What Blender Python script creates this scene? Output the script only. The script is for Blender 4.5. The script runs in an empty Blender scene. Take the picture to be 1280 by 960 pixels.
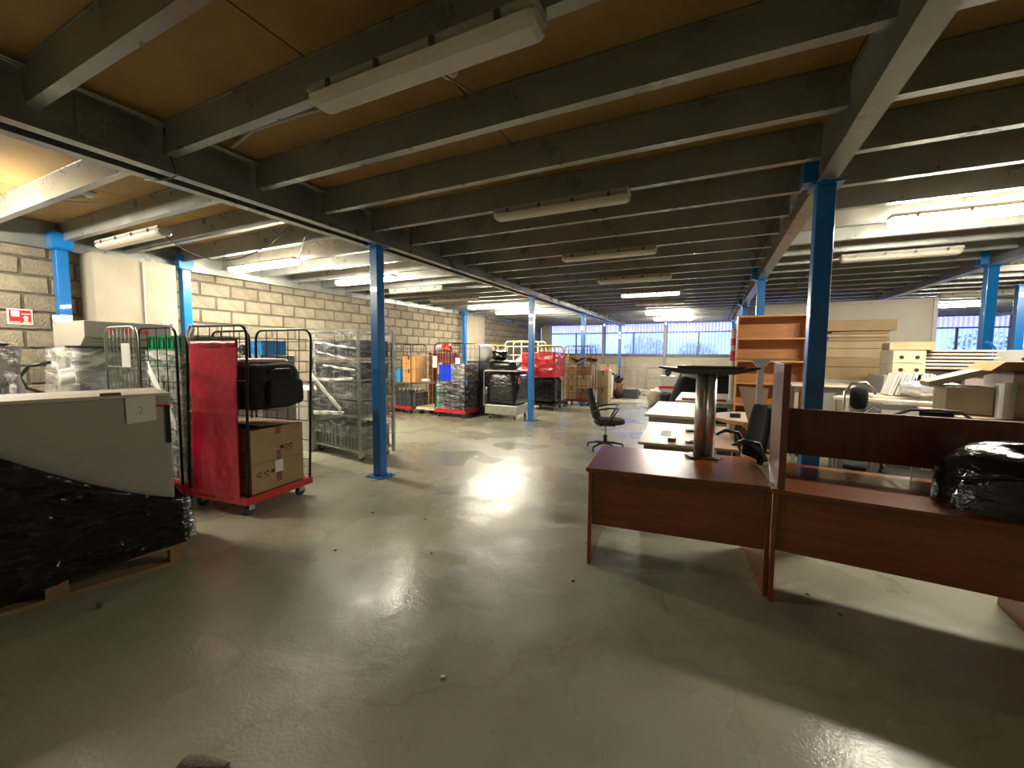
import bpy, math, random
from mathutils import Matrix, Vector, noise
PI=math.pi; R=math.radians
random.seed(7)
SC=bpy.context.scene; COL=SC.collection
# ---------------------------------------------------------------- camera
cd=bpy.data.cameras.new('camera'); cam=bpy.data.objects.new('camera',cd); COL.objects.link(cam); SC.camera=cam
cd.sensor_fit='HORIZONTAL'; cd.sensor_width=36.0; cd.lens=36.0*512.8/1280; cd.clip_start=.02; cd.clip_end=200
_yaw,_pit,_rol=.452,.074,.007
fwd=Vector((-math.sin(_yaw)*math.cos(_pit),math.cos(_yaw)*math.cos(_pit),-math.sin(_pit)))
rt0=Vector((math.cos(_yaw),math.sin(_yaw),0)); up0=rt0.cross(fwd)
rt=rt0*math.cos(_rol)-up0*math.sin(_rol)*-1; up=rt.cross(fwd)
cam.matrix_world=Matrix(((rt.x,up.x,-fwd.x,0),(rt.y,up.y,-fwd.y,0),(rt.z,up.z,-fwd.z,1.55),(0,0,0,1)))
# ---------------------------------------------------------------- world and exposure
W=bpy.data.worlds.new('daylight'); SC.world=W; W.use_nodes=True
bg=W.node_tree.nodes['Background']; bg.inputs[0].default_value=(.36,.50,1.0,1); bg.inputs[1].default_value=.62
SC.view_settings.view_transform='Standard'; SC.view_settings.look='None'; SC.view_settings.gamma=1
SC.view_settings.use_curve_mapping=False; SC.view_settings.exposure=2.6
LAMP=30.0                                   # strength of a lit tube diffuser
LAMPCOL=(1.0,.93,.76,1)
# ---------------------------------------------------------------- materials
def mat(name,col,rough=.6,metal=0,var=0,vscale=4,bump=0,bscale=40,col2=None,coat=0,stretch=(1,1,1),rvar=0,spec=.5):
    m=bpy.data.materials.new(name); m.use_nodes=True; n=m.node_tree.nodes; l=m.node_tree.links; b=n['Principled BSDF']
    b.inputs['Base Color'].default_value=(*col,1); b.inputs['Roughness'].default_value=rough; b.inputs['Metallic'].default_value=metal
    b.inputs['Coat Weight'].default_value=coat; b.inputs['Specular IOR Level'].default_value=spec
    tc=n.new('ShaderNodeTexCoord'); mp=n.new('ShaderNodeMapping'); mp.inputs['Scale'].default_value=stretch; l.new(tc.outputs['Object'],mp.inputs[0])
    if var or col2:
        t=n.new('ShaderNodeTexNoise'); t.inputs['Scale'].default_value=vscale; t.inputs['Detail'].default_value=5; l.new(mp.outputs[0],t.inputs[0])
        r=n.new('ShaderNodeValToRGB'); r.color_ramp.elements[0].position=.3; r.color_ramp.elements[1].position=.7
        c2=col2 or tuple(min(1,c*(1+var)) for c in col); c1=col if col2 else tuple(c*(1-var) for c in col)
        r.color_ramp.elements[0].color=(*c1,1); r.color_ramp.elements[1].color=(*c2,1)
        l.new(t.outputs[0],r.inputs[0]); l.new(r.outputs[0],b.inputs['Base Color'])
        if rvar:
            q=n.new('ShaderNodeMapRange'); q.inputs[1].default_value=.35; q.inputs[2].default_value=.65; q.inputs[3].default_value=max(.02,rough-rvar); q.inputs[4].default_value=rough+rvar
            l.new(t.outputs[0],q.inputs[0]); l.new(q.outputs[0],b.inputs['Roughness'])
    if bump:
        t=n.new('ShaderNodeTexNoise'); t.inputs['Scale'].default_value=bscale; t.inputs['Detail'].default_value=4; l.new(mp.outputs[0],t.inputs[0])
        u=n.new('ShaderNodeBump'); u.inputs['Strength'].default_value=bump; u.inputs['Distance'].default_value=.02; l.new(t.outputs[0],u.inputs['Height']); l.new(u.outputs[0],b.inputs['Normal'])
    return m
def emit(name,col,s):
    m=bpy.data.materials.new(name); m.use_nodes=True; n=m.node_tree.nodes; b=n['Principled BSDF']
    b.inputs['Base Color'].default_value=(.8,.8,.78,1); b.inputs['Emission Color'].default_value=col; b.inputs['Emission Strength'].default_value=s; return m
def film(name,tint,alpha,rough=.12,streak=6,stretch=(1,1,4),amount=.5):
    # stretch film: mostly see-through, with glossy milky creases
    m=bpy.data.materials.new(name); m.use_nodes=True; n=m.node_tree.nodes; l=m.node_tree.links; n.remove(n['Principled BSDF'])
    o=n['Material Output']; tr=n.new('ShaderNodeBsdfTransparent'); tr.inputs[0].default_value=(.96,.96,.96,1)
    p=n.new('ShaderNodeBsdfPrincipled'); p.inputs['Base Color'].default_value=(*tint,1); p.inputs['Roughness'].default_value=rough; p.inputs['Specular IOR Level'].default_value=.9
    tc=n.new('ShaderNodeTexCoord'); mp=n.new('ShaderNodeMapping'); mp.inputs['Scale'].default_value=stretch; mp.inputs['Rotation'].default_value=(.5,.3,.2); l.new(tc.outputs['Object'],mp.inputs[0])
    t=n.new('ShaderNodeTexNoise'); t.inputs['Scale'].default_value=streak; t.inputs['Detail'].default_value=6; t.inputs['Distortion'].default_value=.8; l.new(mp.outputs[0],t.inputs[0])
    q=n.new('ShaderNodeMapRange'); q.inputs[1].default_value=.45; q.inputs[2].default_value=.72; q.inputs[3].default_value=alpha; q.inputs[4].default_value=min(1,alpha+amount); l.new(t.outputs[0],q.inputs[0])
    u=n.new('ShaderNodeBump'); u.inputs['Strength'].default_value=.8; u.inputs['Distance'].default_value=.03; l.new(t.outputs[0],u.inputs['Height']); l.new(u.outputs[0],p.inputs['Normal'])
    x=n.new('ShaderNodeMixShader'); l.new(q.outputs[0],x.inputs[0]); l.new(tr.outputs[0],x.inputs[1]); l.new(p.outputs[0],x.inputs[2]); l.new(x.outputs[0],o.inputs[0]); return m
M={}
M['joist']=mat('galvanised joist steel',(.30,.305,.285),.33,.5,.15,3,.05,60,rvar=.08)
M['girder']=mat('girder steel',(.29,.295,.28),.33,.5,.15,2.5,.05,60,rvar=.08)
M['deck']=mat('chipboard deck',(.36,.225,.075),.7,0,.12,3,.15,120)
M['blue']=mat('blue painted steel',(.003,.15,.46),.3,0,.06,6,.03,20,coat=.3)
M['block']=mat('concrete block',(.21,.18,.125),.9,0,0,7,.9,45,col2=(.30,.26,.185))
bm=M['block']; nn=bm.node_tree.nodes; ll=bm.node_tree.links; pb=nn['Principled BSDF']; src=pb.inputs['Base Color'].links[0].from_socket
oi=nn.new('ShaderNodeObjectInfo'); hv=nn.new('ShaderNodeHueSaturation'); mr_=nn.new('ShaderNodeMapRange'); mr_.inputs[3].default_value=.78; mr_.inputs[4].default_value=1.12; ll.new(oi.outputs['Random'],mr_.inputs[0]); ll.new(mr_.outputs[0],hv.inputs['Value']); ll.new(src,hv.inputs['Color']); ll.new(hv.outputs[0],pb.inputs['Base Color'])
M['mortar']=mat('mortar',(.12,.10,.07),.95,0,.25,8,.8,50)
M['plaster']=mat('pale render',(.37,.325,.245),.85,0,.08,3,.25,60)
M['concrete']=mat('board marked concrete',(.42,.37,.29),.85,0,.14,2,.3,30,stretch=(1,1,6))
M['white_wall']=mat('white painted partition',(.66,.62,.53),.75,0,.04,2,.05,40)
M['dark_frame']=mat('window frame grey',(.12,.13,.15),.5,.3,.1,5)
M['grey_post']=mat('grey post',(.22,.22,.24),.5,.3)
M['mahog']=mat('mahogany veneer',(.225,.056,.010),.28,0,.22,5,.03,60,stretch=(.6,6,6),coat=.35)
M['mahogv']=mat('dull mahogany veneer',(.15,.045,.022),.38,0,.25,4,.03,60,stretch=(6,6,.6),coat=.15)
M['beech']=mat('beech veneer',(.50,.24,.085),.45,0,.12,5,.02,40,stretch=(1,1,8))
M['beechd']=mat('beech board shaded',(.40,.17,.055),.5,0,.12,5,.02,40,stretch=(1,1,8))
M['white_lam']=mat('dusty white laminate',(.60,.53,.44),.4,0,.14,3,.05,20)
M['pink_lam']=mat('dusty beige laminate',(.52,.36,.25),.4,0,.1,3)
M['greybeige']=mat('grey beige laminate',(.42,.32,.24),.45,0,.08,3)
M['card']=mat('cardboard',(.34,.235,.125),.85,0,.1,3,.15,30)
M['card2']=mat('faded cardboard',(.44,.335,.20),.85,0,.12,3,.15,30)
M['card3']=mat('brown cardboard',(.27,.15,.065),.85,0,.1,3,.15,30)
M['boxgrey']=mat('greyed cardboard',(.40,.33,.23),.8,0,.1,3,.15,30)
M['orange_card']=mat('orange cardboard',(.72,.36,.13),.8,0,.1,3)
M['tape']=mat('brown packing tape',(.16,.085,.035),.3,0,.1,9)
M['ink']=mat('dark print ink',(.035,.022,.015),.8)
M['red']=mat('red plastic deck',(.55,.02,.022),.35,0,.15,6,.05,30,coat=.2)
M['banner']=mat('red woven sheet',(.52,.003,.034),.30,0,.14,2.5,1.0,6,coat=.1,stretch=(1,1,.6))
M['redfilm']=mat('red plastic film',(.75,.03,.04),.15,0,.2,6,.9,18,coat=.6)
M['black_tube']=mat('black cage tube',(.010,.008,.007),.35,.3,.3,9)
M['brown_tube']=mat('rusty brown cage tube',(.085,.035,.02),.5,.3,.3,9)
M['galv']=mat('zinc plated wire',(.42,.42,.38),.35,.8,.15,9)
M['cream_tube']=mat('cream coated tube',(.60,.52,.35),.45,0,.1,9)
M['yellow_tube']=mat('yellow tube',(.62,.48,.14),.45)
M['chrome']=mat('polished chrome',(.80,.80,.79),.2,1,.06,3)
M['dull_chrome']=mat('dull chrome',(.70,.70,.69),.36,.85,.08,3)
M['iron']=mat('dark cast metal',(.11,.095,.095),.32,.5)
M['black']=mat('black plastic',(.010,.010,.010),.4,0)
M['fabric']=mat('black woven fabric',(.012,.013,.012),.9,0,.3,30,.3,200)
M['tarp']=mat('black tarpaulin',(.004,.004,.004),.7,0,0,5,.6,8,spec=.2)
M['plum']=mat('dark plum seat fabric',(.045,.012,.015),.85,0,.2,30,.2,200)
M['rubber']=mat('wheel rubber',(.03,.03,.03),.6)
M['black_film']=mat('black stretch film',(.006,.006,.006),.15,0,0,5,1.0,9,stretch=(1,1,2.2),coat=.3,spec=.5)
M['green']=mat('green crate plastic',(.0,.17,.07),.35,0,.1,5)
M['bluec']=mat('blue crate plastic',(.015,.06,.75),.35,0,.1,5)
M['skyblue']=mat('light blue plastic',(.05,.36,.80),.4)
M['crate']=mat('grey crate plastic',(.24,.24,.21),.45,0,.1,5)
M['crated']=mat('dark grey crate plastic',(.06,.06,.07),.45,0,.1,5)
M['darkred']=mat('dark red crate plastic',(.22,.02,.02),.45,0,.2,5)
M['metal_grey']=mat('grey cabinet steel',(.40,.38,.335),.42,.1,.06,2,.06,3)
M['machine']=mat('machine grey paint',(.30,.275,.24),.45,0,.05,2)
M['white']=mat('white plastic',(.70,.68,.63),.4,0,.04,3)
M['paper']=mat('white paper',(.74,.73,.70),.8,0,.03,3,.1,20)
M['silver']=mat('silver wrapping',(.55,.55,.58),.2,.4,.2,6,1.0,12)
M['wood']=mat('raw pallet wood',(.30,.19,.09),.8,0,.2,4,.3,30,stretch=(8,1,1))
M['fluo_off']=mat('dusty diffuser acrylic',(.60,.56,.47),.35,0,.1,4)
M['fluo_body']=mat('luminaire housing',(.45,.44,.40),.5,0,.1,5)
M['fluo_on']=emit('lit diffuser',LAMPCOL,LAMP)
M['fluo_dim']=emit('faintly lit diffuser',LAMPCOL,.8)
M['lilac']=mat('pale lilac board',(.42,.34,.33),.35,0,.05,3)
M['foil']=mat('crumpled brown leather',(.075,.04,.02),.6,0,.3,30,.5,60)
M['leaf']=mat('hedge leaves',(.12,.34,.10),.8,0,.5,3)
M['clear']=film('clear stretch film',(.80,.79,.76),.06,.10,5,(1,1,4),.42)
M['clear2']=film('cloudy stretch film',(.74,.73,.70),.22,.15,5,(1,1,3),.6)
M['clear3']=film('smoked stretch film',(.62,.62,.64),.06,.10,5,(1,1,5),.55)
def sheet_mat():
    m=bpy.data.materials.new('translucent corrugated sheet'); m.use_nodes=True; n=m.node_tree.nodes; l=m.node_tree.links; n.remove(n['Principled BSDF'])
    o=n['Material Output']; t=n.new('ShaderNodeBsdfTranslucent'); t.inputs[0].default_value=(.62,.68,.95,1)
    r=n.new('ShaderNodeBsdfTransparent'); r.inputs[0].default_value=(.62,.72,.80,1); g=n.new('ShaderNodeBsdfGlossy'); g.inputs[1].default_value=.25
    x=n.new('ShaderNodeMixShader')
    tc=n.new('ShaderNodeTexCoord'); sx=n.new('ShaderNodeSeparateXYZ'); l.new(tc.outputs['Object'],sx.inputs[0]); mm=n.new('ShaderNodeMath'); mm.operation='MULTIPLY'; mm.inputs[1].default_value=2*PI/.125; l.new(sx.outputs[0],mm.inputs[0])
    sn=n.new('ShaderNodeMath'); sn.operation='SINE'; l.new(mm.outputs[0],sn.inputs[0]); mr=n.new('ShaderNodeMapRange'); mr.inputs[1].default_value=-.6; mr.inputs[2].default_value=.9; mr.inputs[3].default_value=.95; mr.inputs[4].default_value=.25; l.new(sn.outputs[0],mr.inputs[0]); l.new(mr.outputs[0],x.inputs[0])  # rib stripes: look of refraction painted into the see-through mix along X
    # 
    l.new(r.outputs[0],x.inputs[1]); l.new(t.outputs[0],x.inputs[2])
    y=n.new('ShaderNodeMixShader'); y.inputs[0].default_value=.08; l.new(x.outputs[0],y.inputs[1]); l.new(g.outputs[0],y.inputs[2]); l.new(y.outputs[0],o.inputs[0]); return m
M['sheet']=sheet_mat()
def lilac_sheet():
    m=M['sheet'].copy(); m.name='lilac translucent sheet'
    for q in m.node_tree.nodes:
        if q.type=='BSDF_TRANSLUCENT': q.inputs[0].default_value=(.62,.52,.95,1)
        if q.type=='BSDF_TRANSPARENT': q.inputs[0].default_value=(.80,.60,.80,1)
    return m
M['sheet2']=lilac_sheet()
def floor_mat():
    m=bpy.data.materials.new('worn painted concrete floor'); m.use_nodes=True; n=m.node_tree.nodes; l=m.node_tree.links; b=n['Principled BSDF']
    tc=n.new('ShaderNodeTexCoord')
    def nz(s,d=5,dist=0,vec=None,rough=.5):
        t=n.new('ShaderNodeTexNoise'); t.inputs['Scale'].default_value=s; t.inputs['Detail'].default_value=d; t.inputs['Distortion'].default_value=dist; t.inputs['Roughness'].default_value=rough
        l.new(vec or tc.outputs['Object'],t.inputs[0]); return t
    def ramp(t,p0,c0,p1,c1):
        r=n.new('ShaderNodeValToRGB'); e=r.color_ramp.elements; e[0].position=p0;e[0].color=(*c0,1); e[1].position=p1; e[1].color=(*c1,1); l.new(t.outputs[0],r.inputs[0]); return r
    a=ramp(nz(.7,6),.32,(.27,.265,.195),.68,(.37,.35,.26))
    s=ramp(nz(2.6,8,.6,None,.65),.55,(1,1,1),.85,(.84,.81,.75))
    k=ramp(nz(38,3),.70,(1,1,1),.76,(.62,.58,.52))
    def mul(p,q):
        x=n.new('ShaderNodeMix'); x.data_type='RGBA'; x.blend_type='MULTIPLY'; x.inputs[0].default_value=1; l.new(p,x.inputs[6]); l.new(q,x.inputs[7]); return x.outputs[2]
    # fine crack lines
    mp=n.new('ShaderNodeMapping'); mp.inputs['Scale'].default_value=(.35,.22,1); l.new(tc.outputs['Object'],mp.inputs[0])
    wob=nz(1.3,5); ad=n.new('ShaderNodeMixRGB') if False else n.new('ShaderNodeVectorMath'); ad.operation='MULTIPLY_ADD'; l.new(wob.outputs[1],ad.inputs[0]); ad.inputs[1].default_value=(.35,.35,0); l.new(mp.outputs[0],ad.inputs[2])
    v=n.new('ShaderNodeTexVoronoi'); v.feature='DISTANCE_TO_EDGE'; v.inputs['Scale'].default_value=1.0; l.new(ad.outputs[0],v.inputs[0])
    cr=ramp(v,.0,(.86,.84,.80),.004,(1,1,1))
    c=mul(mul(mul(a.outputs[0],s.outputs[0]),k.outputs[0]),cr.outputs[0]); l.new(c,b.inputs['Base Color'])
    q=n.new('ShaderNodeMapRange'); q.inputs[1].default_value=.38; q.inputs[2].default_value=.62; q.inputs[3].default_value=.17; q.inputs[4].default_value=.44
    l.new(nz(1.1,5,.3).outputs[0],q.inputs[0]); l.new(q.outputs[0],b.inputs['Roughness']); b.inputs['Specular IOR Level'].default_value=.5
    u=n.new('ShaderNodeBump'); u.inputs['Strength'].default_value=.35; u.inputs['Distance'].default_value=.012; l.new(nz(5,4,.4).outputs[0],u.inputs['Height'])
    u2=n.new('ShaderNodeBump'); u2.inputs['Strength'].default_value=.25; u2.inputs['Distance'].default_value=.004; l.new(nz(60,4).outputs[0],u2.inputs['Height']); l.new(u.outputs[0],u2.inputs['Normal']); l.new(u2.outputs[0],b.inputs['Normal'])
    return m
M['floor']=floor_mat()
# ---------------------------------------------------------------- mesh helpers
class MB:
    def __init__(s): s.v=[]; s.f=[]
    def add(s,v,f):
        k=len(s.v); s.v+= [tuple(p) for p in v]; s.f+=[tuple(i+k for i in q) for q in f]; return s
    def box(s,x0,x1,y0,y1,z0,z1,mt=None):
        v=[Vector((x,y,z)) for z in (z0,z1) for y in (y0,y1) for x in (x0,x1)]
        if mt is not None: v=[mt@p for p in v]
        return s.add(v,[(0,2,3,1),(4,5,7,6),(0,1,5,4),(2,6,7,3),(0,4,6,2),(1,3,7,5)])
    def cbox(s,c,d,rz=0,ry=0,rx=0):
        mt=Matrix.Translation(c)@Matrix.Rotation(rz,4,'Z')@Matrix.Rotation(ry,4,'Y')@Matrix.Rotation(rx,4,'X'); a,b,e=d[0]/2,d[1]/2,d[2]/2
        return s.box(-a,a,-b,b,-e,e,mt)
    def prism(s,pts,axis,a,b):
        # pts: 2-D outline; axis: extrusion axis
        def P(p,t): return {'x':(t,p[0],p[1]),'y':(p[0],t,p[1]),'z':(p[0],p[1],t)}[axis]
        n=len(pts); v=[P(p,a) for p in pts]+[P(p,b) for p in pts]
        return s.add(v,[tuple(range(n))[::-1],tuple(range(n,2*n))]+[(i,(i+1)%n,n+(i+1)%n,n+i) for i in range(n)])
    def tube(s,pts,r,n=6,closed=False,caps=True):
        pts=[Vector(p) for p in pts]; m=len(pts); rs=r if isinstance(r,(list,tuple)) else [r]*m; rings=[]; ref=None
        for i,p in enumerate(pts):
            if closed: d=pts[(i+1)%m]-pts[i-1]
            else: d=pts[min(i+1,m-1)]-pts[max(i-1,0)]
            d.normalize()
            if ref is None:
                ref=Vector((0,0,1)) if abs(d.z)<.9 else Vector((1,0,0))
            a=ref-d*ref.dot(d)
            if a.length<1e-4: a=d.orthogonal()
            a.normalize(); ref=a; b=d.cross(a)
            rings.append([p+(a*math.cos(2*PI*k/n)+b*math.sin(2*PI*k/n))*rs[i] for k in range(n)])
        v=[q for g in rings for q in g]; f=[]
        for i in range(m if closed else m-1):
            j=(i+1)%m
            for k in range(n): f.append((i*n+k,i*n+(k+1)%n,j*n+(k+1)%n,j*n+k))
        if caps and not closed: f+= [tuple(range(n))[::-1],tuple((m-1)*n+k for k in range(n))]
        return s.add(v,f)
    def cyl(s,c,r,h,n=16,r2=None,axis='z'):
        d={'x':(1,0,0),'y':(0,1,0),'z':(0,0,1)}[axis]; c=Vector(c); return s.tube([c,c+Vector(d)*h],[r,r if r2 is None else r2],n)
    def grid(s,fn,nu,nv,closeu=False):
        v=[fn(i/nu,j/nv) for j in range(nv+1) for i in range(nu if closeu else nu+1)]; w=nu if closeu else nu+1; f=[]
        for j in range(nv):
            for i in range(nu):
                a=j*w+i; b=j*w+(i+1)%w; f.append((a,b,b+w,a+w))
        return s.add(v,f)
    def mesh(s,name,m,smooth=False):
        me=bpy.data.meshes.new(name); me.from_pydata(s.v,[],s.f); me.materials.append(m if not isinstance(m,str) else M[m])
        if smooth:
            for p in me.polygons: p.use_smooth=True
        me.update(); return me
    def build(s,name,m,parent=None,loc=None,rz=0,smooth=False,bev=0,thick=0,kind=None):
        o=bpy.data.objects.new(name,s.mesh(name,m,smooth)); COL.objects.link(o)
        if parent: o.parent=parent
        if loc: o.location=loc
        o.rotation_euler=(0,0,rz)
        if thick: q=o.modifiers.new('t','SOLIDIFY'); q.thickness=thick; q.offset=0
        if bev: q=o.modifiers.new('b','BEVEL'); q.width=bev; q.segments=2; q.limit_method='ANGLE'
        if kind: o['kind']=kind
        return o
def inst(name,me,parent,loc=(0,0,0),rz=0):
    o=bpy.data.objects.new(name,me); COL.objects.link(o); o.parent=parent; o.location=loc; o.rotation_euler=(0,0,rz); return o
def tag(o,label,cat,group=None):
    o['label']=label; o['category']=cat
    if group: o['group']=group
    return o
def thing(name,label,cat,loc=(0,0,0),rz=0,group=None):
    o=bpy.data.objects.new(name,None); o.empty_display_size=.1; COL.objects.link(o); o.location=loc; o.rotation_euler=(0,0,rz); return tag(o,label,cat,group)
def copy_tree(o,parent=None):
    c=o.copy(); COL.objects.link(c); c.parent=parent
    for ch in list(o.children): copy_tree(ch,c)
    return c
def nz(x,y,z,s=1): return noise.noise(Vector((x*s,y*s,z*s)))
def ridge(x,y,z,s): return 1-2*abs(noise.noise(Vector((x*s,y*s,z*s))))
# ---------------------------------------------------------------- room shell
XW,YF,ZC,ZG,ZJ=-7.67,19.1,3.15,2.83,2.93
XR=11.0; Y0=-2.2
def struct(name,mb,m,**k): o=mb.build(name,m,**k); o['kind']='structure'; return o
struct('floor',MB().box(XW-.3,XR+.2,Y0-.2,YF+.2,-.12,0),'floor')
ceil=struct('ceiling',MB().box(XW-.3,XR+.2,Y0-.2,YF+.2,ZC+.03,ZC+.14),'deck')
# deck boards between the joists
bw,bl=2.07,1.3
bme=MB().box(-bw/2+.002,bw/2-.002,-bl/2+.002,bl/2-.002,-.022,0).mesh('deck_board',M['deck'])
ny=int((YF-Y0)/(bl+.01))+1; k=0
for j in range(ny):
    for i in range(9):
        x=XW+bw/2+i*(bw+.008)-(.0 if j%2 else .62); y=Y0+bl/2+j*(bl+.01)
        if x>XR: continue
        inst('deck_board',bme,ceil,(x,y,ZC+.028))
# joists: galvanised C sections in each bay
def csec(x0,x1):
    mb=MB(); h=ZC-ZJ
    mb.box(x0,x1,-.002,.002,ZJ,ZC); mb.box(x0,x1,.002,.062,ZJ,ZJ+.004); mb.box(x0,x1,.002,.062,ZC-.004,ZC)
    mb.box(x0,x1,.058,.062,ZJ+.004,ZJ+.02); mb.box(x0,x1,-.008,-.002,ZC-.006,ZC); return mb
bays=[(XW+.02,-3.88),(-3.54,.63),(.79,3.42),(3.60,8.0),(8.2,XR)]
for a,b in bays:
    me=csec(a,b).mesh('joist',M['joist'])
    y=.97-.657*4
    while y<YF-.15:
        inst('joist',me,ceil,(0,y,0)); y+=.657
# bracing rods between joists
rme=MB().tube([(0,0,ZJ+.03),(0,.60,ZC-.05)],.007,5).mesh('tie_rod',M['galv'])
for x in (-1.33,-5.7,2.2):
    for kk in range(0,16,2 if x>-5 else 3):
        inst('tie_rod',rme,ceil,(x,1.63+.657*kk+.02,0))
# girders
def isec(x,w,y0,y1,z0=ZG,z1=ZC):
    mb=MB(); mb.box(x-w/2,x+w/2,y0,y1,z0,z0+.010); mb.box(x-w/2,x+w/2,y0,y1,z1-.012,z1-.001); mb.box(x-.005,x+.005,y0,y1,z0+.010,z1-.012); return mb
def girder(xs,w):
    for x in xs: isec(x,w,Y0,YF-.02).build('girder','girder',ceil)
girder((-3.60,-3.81),.09); girder((.71,),.12); girder((3.5,),.12); girder((8.1,),.12); girder((-7.60,),.10)
for y in (1.2,5.6,10.1,14.6): # splice plates with bolts on the girder webs
    mb=MB(); mb.box(-3.595,-3.588,y,y+.26,ZG+.05,ZC-.03)
    for a in (.05,.13,.21):
        for z in (ZG+.1,ZG+.2): mb.cyl((-3.588,y+a,z),.012,.01,6,axis='x')
    mb.build('splice_plate','girder',ceil)
# conduit strips and cables under the deck
mb=MB(); mb.tube([(-3.5,y,ZC-.03) for y in (Y0+.1,YF-.3)],.008,6); mb.tube([(-3.47,y,ZC-.03) for y in (Y0+.1,YF-.3)],.008,6); mb.build('cable_run','galv',ceil)
MB().tube([(-3.4,2.02,ZC-.02),(-3.0,1.93,ZC-.025),(-2.5,1.95,ZC-.02),(-1.9,2.0,ZC-.02)],.014,8).build('conduit','fluo_body',ceil)
MB().tube([(-7.0,1.6,ZC-.02),(-5.9,2.0,ZC-.02)],.01,6).build('conduit','fluo_body',ceil)
def cable(name,pts,r=.006,label='black cable looped round the double girder'):
    tag(MB().tube(pts,r,6).build(name,'black',smooth=True),label,'cable')
def sag(a,b,d,n=14):
    a=Vector(a);b=Vector(b); return [a.lerp(b,i/n)-Vector((0,0,d*4*(i/n)*(1-i/n))) for i in range(n+1)]
cable('cable',[(-3.50,1.62,3.10),(-3.505,1.64,2.98),(-3.515,1.67,2.88),(-3.53,1.70,2.822),(-3.60,1.70,2.815),(-3.72,1.68,2.812),(-3.84,1.64,2.82)],label='black cable dropping over the near end of the double girder')
cable('cable',sag((-5.55,2.52,2.84),(-4.0,2.9,2.83),.30)+[],label='black cable sagging from the unlit lamp beside the render pier')
cable('cable',sag((-4.0,3.1,2.83),(-5.5,4.08,2.84),.05),label='thin black cable running to the nearest lit lamp of the wall bay')
def detector(x,y,label):
    t=thing('smoke_detector',label,'smoke detector',(x,y,ZC)); MB().cyl((0,0,-.02),.055,.02,20).build('base_ring','white',t); MB().cyl((0,0,-.045),.028,.025,20,.05).build('sensor_head','white',t,smooth=False)
detector(-1.40,2.03,'round white smoke detector by the big unlit lamp'); detector(-5.75,1.98,'round white smoke detector on the deck in the wall bay')
# ---------------------------------------------------------------- left wall of concrete blocks
wl=struct('wall_left',MB().box(XW-.25,XW-.012,Y0,YF,0,ZC+.03),'mortar')
rng=random.Random(3); BL,BH=.49,.225
bmes=[]
for q in range(5):
    mb=MB(); d=[rng.uniform(-.008,.008) for _ in range(8)]; e=.012
    y0,y1,z0,z1=-BL/2+.013,BL/2-.013,-BH/2+.008,BH/2-.008
    mb.add([(-.02,y0,z0),(-.02,y1,z0),(-.02,y1,z1),(-.02,y0,z1),(.006,y0+e+d[0],z0+e),(.006+d[6]*.5,y1-e+d[1],z0+e+d[4]*.5),(.006,y1-e+d[2],z1-e),(.006+d[7]*.5,y0+e+d[3],z1-e+d[5]*.5)],
        [(4,5,6,7),(0,1,5,4),(1,2,6,5),(2,3,7,6),(3,0,4,7)]); bmes.append(mb.mesh('concrete_block',M['block']))
rest=MB(); cnt=0
piers=[(2.48,3.44),(11.85,13.2)]
for r in range(14):
    z=.0+BH*(r+.5)
    if z+BH/2>ZC+.02: continue
    n=int((YF-Y0)/BL)
    for c in range(-1,n+1):
        y=Y0+BL*(c+.5)+(BL/2 if r%2 else 0)
        if y-BL/2<Y0 or y+BL/2>YF: continue
        if any(a<y-BL/2 and y+BL/2<b for a,b in piers): continue
        if z>1.0 and .4<y<17 and z<2.9 and cnt<300:
            inst('concrete_block',bmes[rng.randrange(5)],wl,(XW,y,z)); cnt+=1
        else:
            q=bmes[rng.randrange(5)]; rest.add([(v.co.x+XW,v.co.y+y,v.co.z+z) for v in q.vertices],[tuple(p.vertices) for p in q.polygons])
rest.build('concrete_block','block',wl,kind='stuff')
struct('trim_pier',MB().box(XW-.01,-7.28,2.50,3.42,0,ZG+.0),'plaster')
struct('trim_pier',MB().box(XW-.01,-7.52,11.9,13.15,0,ZG+.0),'plaster')
MB().tube([(-7.268,3.02,.1),(-7.268,3.02,2.80)],.011,8).build('conduit','fluo_body',wl)
# back, right and rear walls
sill,tr0,top=1.52,2.50,2.96
wb=struct('wall_far',MB().box(XW,XR,YF,YF+.18,0,sill-.02).box(XW,XW+.45,YF,YF+.18,sill-.02,ZC+.03).box(XW+.45,XR,YF,YF+.18,top+.02,ZC+.03),'concrete')
for x in (-5.9,-3.3,-.7,1.9,4.5): MB().box(x-.004,x+.004,YF-.003,YF,.0,sill-.03).build('joint','mortar',wb)
struct('wall_right',MB().box(XR,XR+.2,Y0,YF,0,ZC+.03),'plaster')
struct('wall_rear',MB().box(XW,XR,Y0-.2,Y0,0,ZC+.03),'plaster')
# white partition
pw=struct('wall_partition',MB().box(1.0,4.25,12.0,12.12,0,ZG-.02),'white_wall'); pw.name='wall_partition'
MB().box(4.25,4.32,11.97,12.13,0,ZG-.02).build('end_post','white',pw)
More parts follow.
